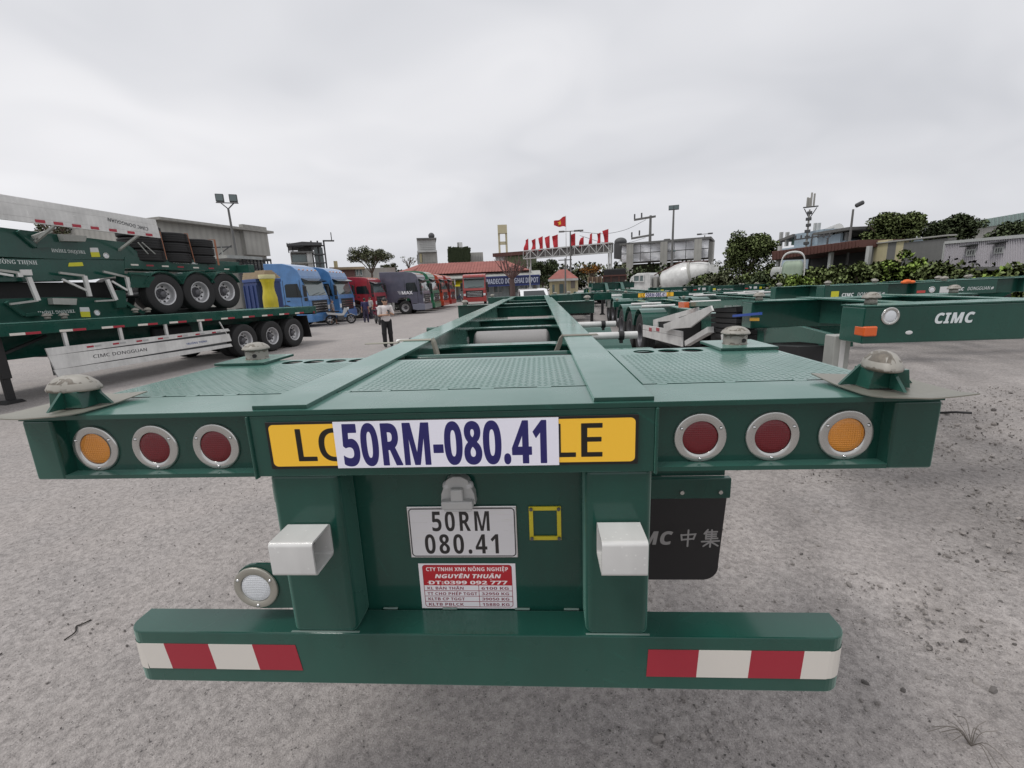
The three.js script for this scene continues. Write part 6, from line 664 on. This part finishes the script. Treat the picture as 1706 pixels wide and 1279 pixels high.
// masts, lamps, poles
function pole(label, px, pyT, d, r, m, cat, build, name = 'lamp_post') { const p = at(px, 470, d), T = thing(name, label, cat, V(p.x, 0, p.z), Math.atan2(EYE.x - p.x, EYE.z - p.z)), y = at(px, pyT, d).y; mb().cyl(V(0, 0, 0), V(0, y, 0), r, r * 0.55, 10).build('mast', m, T); build(T, y); return T; }
const flood = (T, x, y, s = 1) => { const h = mb().rb(x - 0.28 * s, x + 0.28 * s, y, y + 0.5 * s, -0.12, 0.12, 0.03).build('flood_lamp', M.steelDark, T); sub('lens', mb().rb(x - 0.24 * s, x + 0.24 * s, y + 0.06 * s, y + 0.45 * s, 0.121, 0.14, 0.01).geo(), M.glassPale, h); };
{ const foot = at(398, 470, 34), T = thing('lamp_post', 'leaning mast with two square floodlights above the carried tyre piles', 'lamp post', V(foot.x, 0, foot.z), 0.5), a = at(380.5, 348, 34).sub(foot).add(V(0, foot.y, 0)).applyAxisAngle(V(0, 1, 0), -0.5), b0 = at(402, 470, 34).sub(foot).applyAxisAngle(V(0, 1, 0), -0.5); mb().cyl(V(b0.x, 0, b0.z), a, 0.11, 0.06, 10).build('mast', M.concreteDark, T); mb().bar(a, a.clone().add(V(-0.35, 0.35, 0)), 0.06).bar(a, a.clone().add(V(0.35, 0.35, 0)), 0.06).bar(a.clone().add(V(-0.6, 0.35, 0)), a.clone().add(V(0.6, 0.35, 0)), 0.05).build('bracket', M.steelDark, T); const g = new THREE.Group(); for (const s of [-0.36, 0.36]) { const h = mb().rb(s - 0.22, s + 0.22, 0.4, 0.85, -0.12, 0.12, 0.03).build('flood_lamp', M.steelDark, T); h.position.copy(a); sub('lens', mb().rb(s - 0.18, s + 0.18, 0.45, 0.8, 0.121, 0.14, 0.01).geo(), M.glassPale, h); } }
pole('tall dark floodlight mast left of the round tree above the tarpaulin building', 1118, 350, 62, 0.2, M.concreteDark, 'lamp post', (T, y) => { for (const x of [-0.3, 0.3]) flood(T, x, y, 1.1); flood(T, 0.25, y - 5, 0.5); });
pole('stout dark power pole with stacked crossarms behind the tarpaulin building', 1081, 359, 80, 0.34, M.concreteDark, 'power pole', (T, y) => { mb().bar(V(-2.6, y - 0.5, 0), V(0.8, y - 0.2, 0), 0.3).bar(V(-3, y - 3.4, 0), V(0.6, y - 3, 0), 0.3).bar(V(-2.4, y - 5, 0), V(0.6, y - 4.8, 0), 0.25).build('crossarm', M.concreteDark, T); for (const [x, h] of [[-2.5, -0.4], [-1.4, -0.3], [-2.9, -3.2], [-1.7, -3]]) mb().cyl(V(x, y + h, 0), V(x, y + h + 0.8, 0), 0.12).build('insulator', M.steelDark, T); }, 'power_pole');
pole('grey street lamp with double arms standing among the gate banners', 951, 385, 66, 0.16, M.concreteDark, 'lamp post', (T, y) => { mb().bar(V(-1.2, y, 0), V(1.5, y, 0), 0.1).build('arm', M.concreteDark, T); for (const x of [-1.2, 1.4, 0.9]) mb().rb(x - 0.4, x + 0.4, y - 0.1, y + 0.12, -0.15, 0.15, 0.05).build('lamp_head', M.concreteDark, T); });
pole('small double headed lamp above the right end of the tarpaulin building', 1170, 392, 90, 0.16, M.concreteDark, 'lamp post', (T, y) => { mb().bar(V(-0.9, y + 0.2, 0), V(0.9, y + 0.2, 0), 0.1).build('arm', M.concreteDark, T); for (const x of [-0.9, 0.9]) mb().rb(x - 0.4, x + 0.4, y + 0.1, y + 0.35, -0.2, 0.2, 0.05).build('lamp_head', M.steelDark, T); });
{ const T = pole('slim lamp post with one drooping head above the pale blue house', 1407, 350, 38, 0.11, M.concreteDark, 'lamp post', (T, y) => { mb().add(new RoundedBoxGeometry(0.5, 0.26, 0.34, 3, 0.1), tr(0.3, y + 0.28, 0).multiply(rotZ(0.45))).build('lamp_head', M.steelDark, T); }); }
pole('thin lamp post with curved arm at the right edge above the green roof', 1693, 362, 46, 0.06, M.concreteDark, 'lamp post', (T, y) => { mb().tube([V(0, y - 0.1, 0), V(0.05, y + 0.5, 0), V(0.4, y + 1.1, 0), V(1.1, y + 1.3, 0)], 0.045, 16, 6).build('arm', M.concreteDark, T); mb().rb(0.9, 1.6, y + 1.22, y + 1.36, -0.12, 0.12, 0.05).build('lamp_head', M.steelDark, T); });
pole('thin pole with rectangular sign frame in front of the depot corner', 883, 445, 58, 0.1, M.plaster, 'pole', (T, y) => { mb().rb(-0.2, 0.2, y - 3.2, y - 2.4, -0.05, 0.05, 0.02).build('sign_panel', M.plaster, T); }, 'pole');
pole('power pole with wire crossarms in front of the guard house', 942, 430, 55, 0.14, M.concreteDark, 'power pole', (T, y) => { mb().bar(V(-0.8, y - 0.2, 0), V(0.8, y - 0.2, 0), 0.1).bar(V(-0.6, y - 1, 0), V(0.6, y - 1, 0), 0.1).build('crossarm', M.steelDark, T); }, 'power_pole');
pole('short switch frame with dark crossarms in front of the pale blue house', 1345, 398, 40, 0.1, M.steelDark, 'power pole', (T, y) => { mb().bar(V(-1.1, y, 0), V(1.2, y + 0.2, 0), 0.09).bar(V(0.9, 0, 0.1), V(0.95, y, 0.1), 0.12).build('crossarm', M.steelDark, T); for (let i = 0; i < 7; i++) mb().cyl(V(-1 + i * 0.34, y, 0), V(-1 + i * 0.34, y + 0.3, 0), 0.05).build('insulator', M.steelDark, T); }, 'power_pole');
pole('small dark crossarm pole in front of the concrete hall', 379, 411, 36, 0.09, M.grey, 'power pole', (T, y) => { mb().bar(V(-1.4, y - 0.1, 0), V(0.6, y, 0), 0.08).bar(V(-0.2, y - 0.5, 0), V(0.6, y + 0.1, 0), 0.06).build('crossarm', M.steelDark, T); }, 'power_pole');
pole('phone mast with upright white antennas on top of the pale blue house', 1337, 350, 48, 0.12, M.concrete, 'mast', (T, y) => { for (let i = 0; i < 7; i++) mb().rb(-0.18 - 0.05 * (i % 2), 0.2, y - 3.4 + i * 0.5, y - 3.15 + i * 0.5, -0.15, 0.15, 0.04).build('equipment_box', M.steelDark, T); mb().bar(V(-0.5, y + 0.2, 0), V(0.6, y + 0.2, 0), 0.1).bar(V(-0.4, y + 0.1, 0), V(0.05, y - 0.8, 0), 0.07).bar(V(0.5, y + 0.1, 0), V(0.0, y - 0.8, 0), 0.07).build('bracket', M.steelDark, T); for (const [x, h] of [[-0.22, 0.8], [0.05, 1.15], [0.25, 1.05], [-0.08, 0.75]]) mb().rb(x - 0.07, x + 0.07, y + 0.2, y + 0.2 + h, -0.1, 0.1, 0.04).build('antenna', M.concrete, T); }, 'phone_mast');
{ const A = at(1076, 366, 80), B = at(966, 386, 66); for (const k of [0, 1]) { const a = A.clone().add(V(0, -2.8 * k, 0)), b = B.clone().add(V(0, -0.5 * k, 0)); one(mb().tube([a, a.clone().lerp(b, 0.33).add(V(0, -0.9, 0)), a.clone().lerp(b, 0.66).add(V(0, -0.9, 0)), b], 0.03, 20, 4), 'overhead_wire', M.steelDark, `${k ? 'lower' : 'upper'} sagging overhead wire between the power pole and the gate lamp`, 'wire', 'overhead wires'); } }
// ------------------------------------------------------------------ trees, bushes
const leafM = (r, g, b) => new THREE.MeshStandardMaterial({ color: C(r, g, b), roughness: 0.85, side: THREE.DoubleSide, vertexColors: true });
const leafDark = leafM(0.11, 0.145, 0.075), leafMid = leafM(0.17, 0.215, 0.085), leafBright = leafM(0.27, 0.38, 0.09), leafGrey = leafM(0.15, 0.165, 0.1), leafOrange = leafM(0.4, 0.17, 0.03);
function leaves(r, clumps, n, size, flat = 0.5) { // leaf-sized faces spread through clumps
  const P = [], N = [], K = [], a = V(), b = V(), c = V(), nn = V();
  for (const [cx, cy, cz, cr, sy] of clumps) { const m = Math.round(n * cr * cr); for (let i = 0; i < m; i++) { let x, y, z, l; do { x = 2 * r() - 1; y = 2 * r() - 1; z = 2 * r() - 1; l = x * x + y * y + z * z; } while (l > 1 || l < 0.12 * r()); const p = V(cx + x * cr, cy + y * cr * sy, cz + z * cr), s = size * (0.6 + 0.8 * r()); a.set(r() - 0.5, (r() - 0.5) * flat, r() - 0.5).normalize().multiplyScalar(s); b.set(r() - 0.5, (r() - 0.5) * flat, r() - 0.5).cross(a).normalize().multiplyScalar(s * 0.6); const q = [p.clone().sub(a), p.clone().add(b), p.clone().add(a), p.clone().sub(b)]; nn.copy(a).cross(b).normalize(); if (nn.y < 0) nn.negate(); const k = 0.7 + 0.6 * r(); for (const j of [0, 1, 2, 0, 2, 3]) { P.push(q[j].x, q[j].y, q[j].z); N.push(nn.x, nn.y, nn.z); K.push(k, k * (0.95 + 0.1 * r()), k * 0.9); } } }
  const g = new THREE.BufferGeometry(); g.setAttribute('position', new THREE.Float32BufferAttribute(P, 3)); g.setAttribute('normal', new THREE.Float32BufferAttribute(N, 3)); g.setAttribute('color', new THREE.Float32BufferAttribute(K, 3)); return g;
}
function tree(label, px, d, pyT, wpx, o = {}) { // crown px: top, full width; trunk up to o.base (share of the height)
  const p = at(px, 470, d), r = rng(o.seed || 1), T = thing('tree', label, 'tree', V(p.x, 0, p.z), 0, null), H = at(px, pyT, d).y, Wd = at(px - wpx / 2, 470, d).distanceTo(at(px + wpx / 2, 470, d)), b = o.base || 0.3, tk = mb(), clumps = [], limb = o.limbs || 9;
  const mid = V((r() - 0.5) * 0.4, H * b, (r() - 0.5) * 0.4); tk.tube([V(0, 0, 0), V((r() - 0.5) * 0.3, H * b * 0.5, 0), mid], Math.max(0.1, H * 0.018), 8, 7);
  for (let i = 0; i < limb; i++) { const a = (i / limb) * 6.283 + r(), k = 0.35 + 0.65 * r(), lx = Math.cos(a) * Wd * 0.46 * k, lz = Math.sin(a) * Wd * 0.46 * k, prof = o.flat ? 0.72 + 0.28 * (1 - k) : (0.5 + 0.5 * Math.sqrt(Math.max(0, 1 - k * k * 0.85)) * (0.7 + 0.3 * r())), ly = lerp(H * b, H * 0.93, prof); const e = V(lx, ly, lz); tk.tube([mid, mid.clone().lerp(e, 0.45).add(V(0, H * 0.06, 0)), e], Math.max(0.035, H * 0.007), 7, 5);
    for (let j = 0; j < (o.twigs || 4); j++) { const f = e.clone().lerp(mid, 0.35 * r()).add(V((r() - 0.5) * Wd * 0.24, (r() - 0.35) * H * 0.16, (r() - 0.5) * Wd * 0.24)); if (f.y > H * 0.97) f.y = H * (0.9 + 0.07 * r()); tk.tube([e.clone().lerp(mid, 0.3), f], Math.max(0.015, H * 0.003), 3, 4); clumps.push([f.x, f.y, f.z, Wd * (o.clump || 0.11) * (0.7 + 0.7 * r()), 0.62]); } }
  if (o.skirt) for (let i = 0; i < o.skirt; i++) { const a = r() * 6.28, k = Math.sqrt(r()) * 0.46; clumps.push([Math.cos(a) * Wd * k, H * (0.15 + 0.4 * r()), Math.sin(a) * Wd * k, Wd * 0.12 * (0.7 + 0.6 * r()), 0.8]); }
  tk.build('trunk', M.bark, T); const cr = sub('crown', leaves(r, clumps, 13 * (o.n || 60), 0.38 * (o.leaf || 0.16), 0.7), o.mat || leafMid, T); return T;
}
tree('flat topped spreading tree with open crown between the blue and purple trucks', 619, 52, 408, 82, { flat: true, base: 0.55, mat: leafGrey, n: 55, leaf: 0.16, limbs: 12, clump: 0.09, seed: 3 });
tree('round leafy tree right of the white mixer', 1243, 44, 383, 96, { base: 0.25, mat: leafMid, n: 62, leaf: 0.2, limbs: 16, twigs: 6, clump: 0.115, skirt: 28, seed: 8 });
tree('large tree behind the cream wall, left one of the pair', 1482, 44, 347, 120, { base: 0.4, mat: leafMid, n: 70, leaf: 0.2, limbs: 15, twigs: 5, clump: 0.14, skirt: 14, seed: 12 });
tree('darker tree behind the cream wall, right one of the pair', 1568, 46, 356, 100, { base: 0.38, mat: leafDark, n: 72, leaf: 0.2, limbs: 15, twigs: 5, clump: 0.14, skirt: 14, seed: 14 });
tree('dark tree above the white cabin at the right edge', 1672, 40, 362, 90, { base: 0.35, mat: leafDark, n: 74, leaf: 0.19, limbs: 14, twigs: 5, clump: 0.15, skirt: 12, seed: 17 });
tree('broad dark tree under the gate truss behind the guard house', 905, 78, 430, 62, { base: 0.25, mat: leafDark, n: 40, leaf: 0.28, limbs: 13, twigs: 5, clump: 0.11, skirt: 12, seed: 21 });
tree('bare headed small tree rising behind the depot roof left of the white tower', 684, 75, 425, 30, { base: 0.7, mat: leafGrey, n: 14, leaf: 0.2, limbs: 8, twigs: 2, clump: 0.08, seed: 23 });
tree('distant tree tops showing above the carried white side guard', 112, 48, 346, 88, { base: 0.6, mat: leafGrey, n: 42, leaf: 0.18, limbs: 11, clump: 0.08, seed: 27 });
tree('small autumn coloured tree behind the guard house', 985, 66, 437, 42, { base: 0.4, mat: leafOrange, n: 26, leaf: 0.2, limbs: 9, twigs: 3, clump: 0.1, seed: 31 });
tree('dark tree behind the spreading one, right of it', 648, 74, 433, 40, { base: 0.3, mat: leafGrey, n: 40, leaf: 0.25, limbs: 10, clump: 0.12, seed: 33 });
{ // leafless pollarded tree at the depot
  const p = at(853, 470, 57), T = thing('bare_tree', 'leafless pollarded tree standing in front of the depot sign', 'tree', V(p.x, 0, p.z)), H = at(853, 434, 57).y, r = rng(51), b = mb(); b.tube([V(0, 0, 0), V(0.05, H * 0.3, 0), V(-0.05, H * 0.55, 0)], 0.34, 8, 8); const br = mb(); for (let i = 0; i < 11; i++) { const a = r() * 6.28, k = 0.5 + r(), e = V(Math.cos(a) * 2.2 * k * 0.6, H * (0.8 + 0.22 * r()), Math.sin(a) * 1.6 * k * 0.6), m = V(Math.cos(a) * 0.7 * k, H * 0.68, Math.sin(a) * 0.5 * k); br.tube([V(0, H * 0.54, 0), m, e], 0.09, 8, 5); for (let j = 0; j < 4; j++) br.tube([m.clone().lerp(e, 0.3 + 0.5 * r()), e.clone().add(V((r() - 0.5) * 1.6, (r() - 0.2) * 1.2, (r() - 0.5)))], 0.03, 4, 4); } b.build('trunk', std(0.1, 0.065, 0.06, 0.9), T); br.build('branches', std(0.12, 0.07, 0.065, 0.9), T); }
{ // bushes along the yard edge, each one its own thing
  const B = [['low brown green bush at the foot of the round tree, left side', 1205, 34, 452, 48, leafGrey], ['low bush at the foot of the round tree, right side', 1262, 33, 452, 58, leafDark], ['bush in front of the pale green truck, left one', 1302, 29, 449, 40, leafMid], ['bright tipped bush in front of the pale green truck, right one', 1336, 28, 447, 40, leafBright], ['low bush below the shelter opening', 1388, 26, 460, 62, leafMid], ['tall pale bush against the left end of the cream wall', 1440, 27, 425, 54, leafMid], ['large yellow green bush before the cream wall middle', 1500, 27, 413, 66, leafBright], ['bush between the cream wall and the white cabin', 1556, 26, 428, 60, leafMid], ['low dark bush below the white cabin left corner', 1602, 23, 449, 66, leafDark], ['bright green creeping bush in front of the white cabin', 1655, 21, 440, 80, leafBright], ['bush hiding the right end of the white cabin', 1700, 21, 424, 64, leafMid], ['dark shrub mass beside the ladder of the white mixer', 1165, 40, 458, 40, leafDark]];
  B.forEach(([label, px, d, pyT, w, m], i) => { const p = at(px, 470, d), r = rng(100 + i), T = thing('bush', label, 'bush', V(p.x, 0, p.z)), H = at(px, pyT, d).y, W = 1.35 * at(px - w / 2, 470, d).distanceTo(at(px + w / 2, 470, d)), cl = [], st = mb(); for (let j = 0; j < 56; j++) { const a = r() * 6.28, k = Math.sqrt(r()) * 0.5, hh = H * (0.12 + 0.78 * r()) * Math.sqrt(1 - k * k * 1.6), f = V(Math.cos(a) * W * k, hh, Math.sin(a) * W * k * 0.8); cl.push([f.x, f.y, f.z, W * 0.17 * (0.7 + 0.6 * r()), 0.75]); if (j < 9) st.tube([V(f.x * 0.2, 0, f.z * 0.2), V(f.x * 0.5, hh * 0.5, f.z * 0.5), f], 0.02, 5, 4); } st.build('stems', M.bark, T); sub('foliage', leaves(r, cl, 1000, 0.075, 1), m, T); });
  const r = rng(300), cl = []; for (let i = 0; i < 420; i++) { const px = 1180 + 560 * r(), p = at(px, 470, lerp(38, 25, (px - 1180) / 560) + 3 * r()); cl.push([p.x, 0.5 + 1.3 * r(), p.z, 0.5 + 0.5 * r(), 0.8]); } const u = new THREE.Mesh(leaves(r, cl, 200, 0.1, 1), leafMid); u.name = 'undergrowth'; u.castShadow = u.receiveShadow = true; u.userData.kind = 'stuff'; tag(u, 'matted brown green undergrowth along the right yard edge', 'undergrowth'); scene.add(u);
  const dr = rng(302), dc = []; for (let i = 0; i < 150; i++) { const px = i < 110 ? 890 + 160 * dr() : 560 + 120 * dr(), p = at(px, 470, 120 + 15 * dr()); dc.push([p.x, 0.5 + 5.5 * dr(), p.z, 1.6 + 1.3 * dr(), 0.7]); } const dm = new THREE.Mesh(leaves(dr, dc, 7, 0.45, 1), leafGrey); dm.name = 'distant_trees'; dm.userData.kind = 'stuff'; tag(dm, 'distant tree belt low on the horizon beyond the gate', 'trees'); scene.add(dm);
  const hr = rng(301), hc = []; for (let i = 0; i < 90; i++) { const px = 1040 + 150 * hr(), p = at(px, 470, 66 + 4 * hr()); hc.push([p.x, 0.6 + 2.9 * hr(), p.z, 0.9 + 0.6 * hr(), 0.8]); } const h = new THREE.Mesh(leaves(hr, hc, 30, 0.22, 1), leafDark); h.name = 'hedge_bank'; h.castShadow = h.receiveShadow = true; h.userData.kind = 'stuff'; tag(h, 'dark green hedge bank under the tarpaulin building', 'hedge'); scene.add(h);
}
renderer.render(scene, camera);
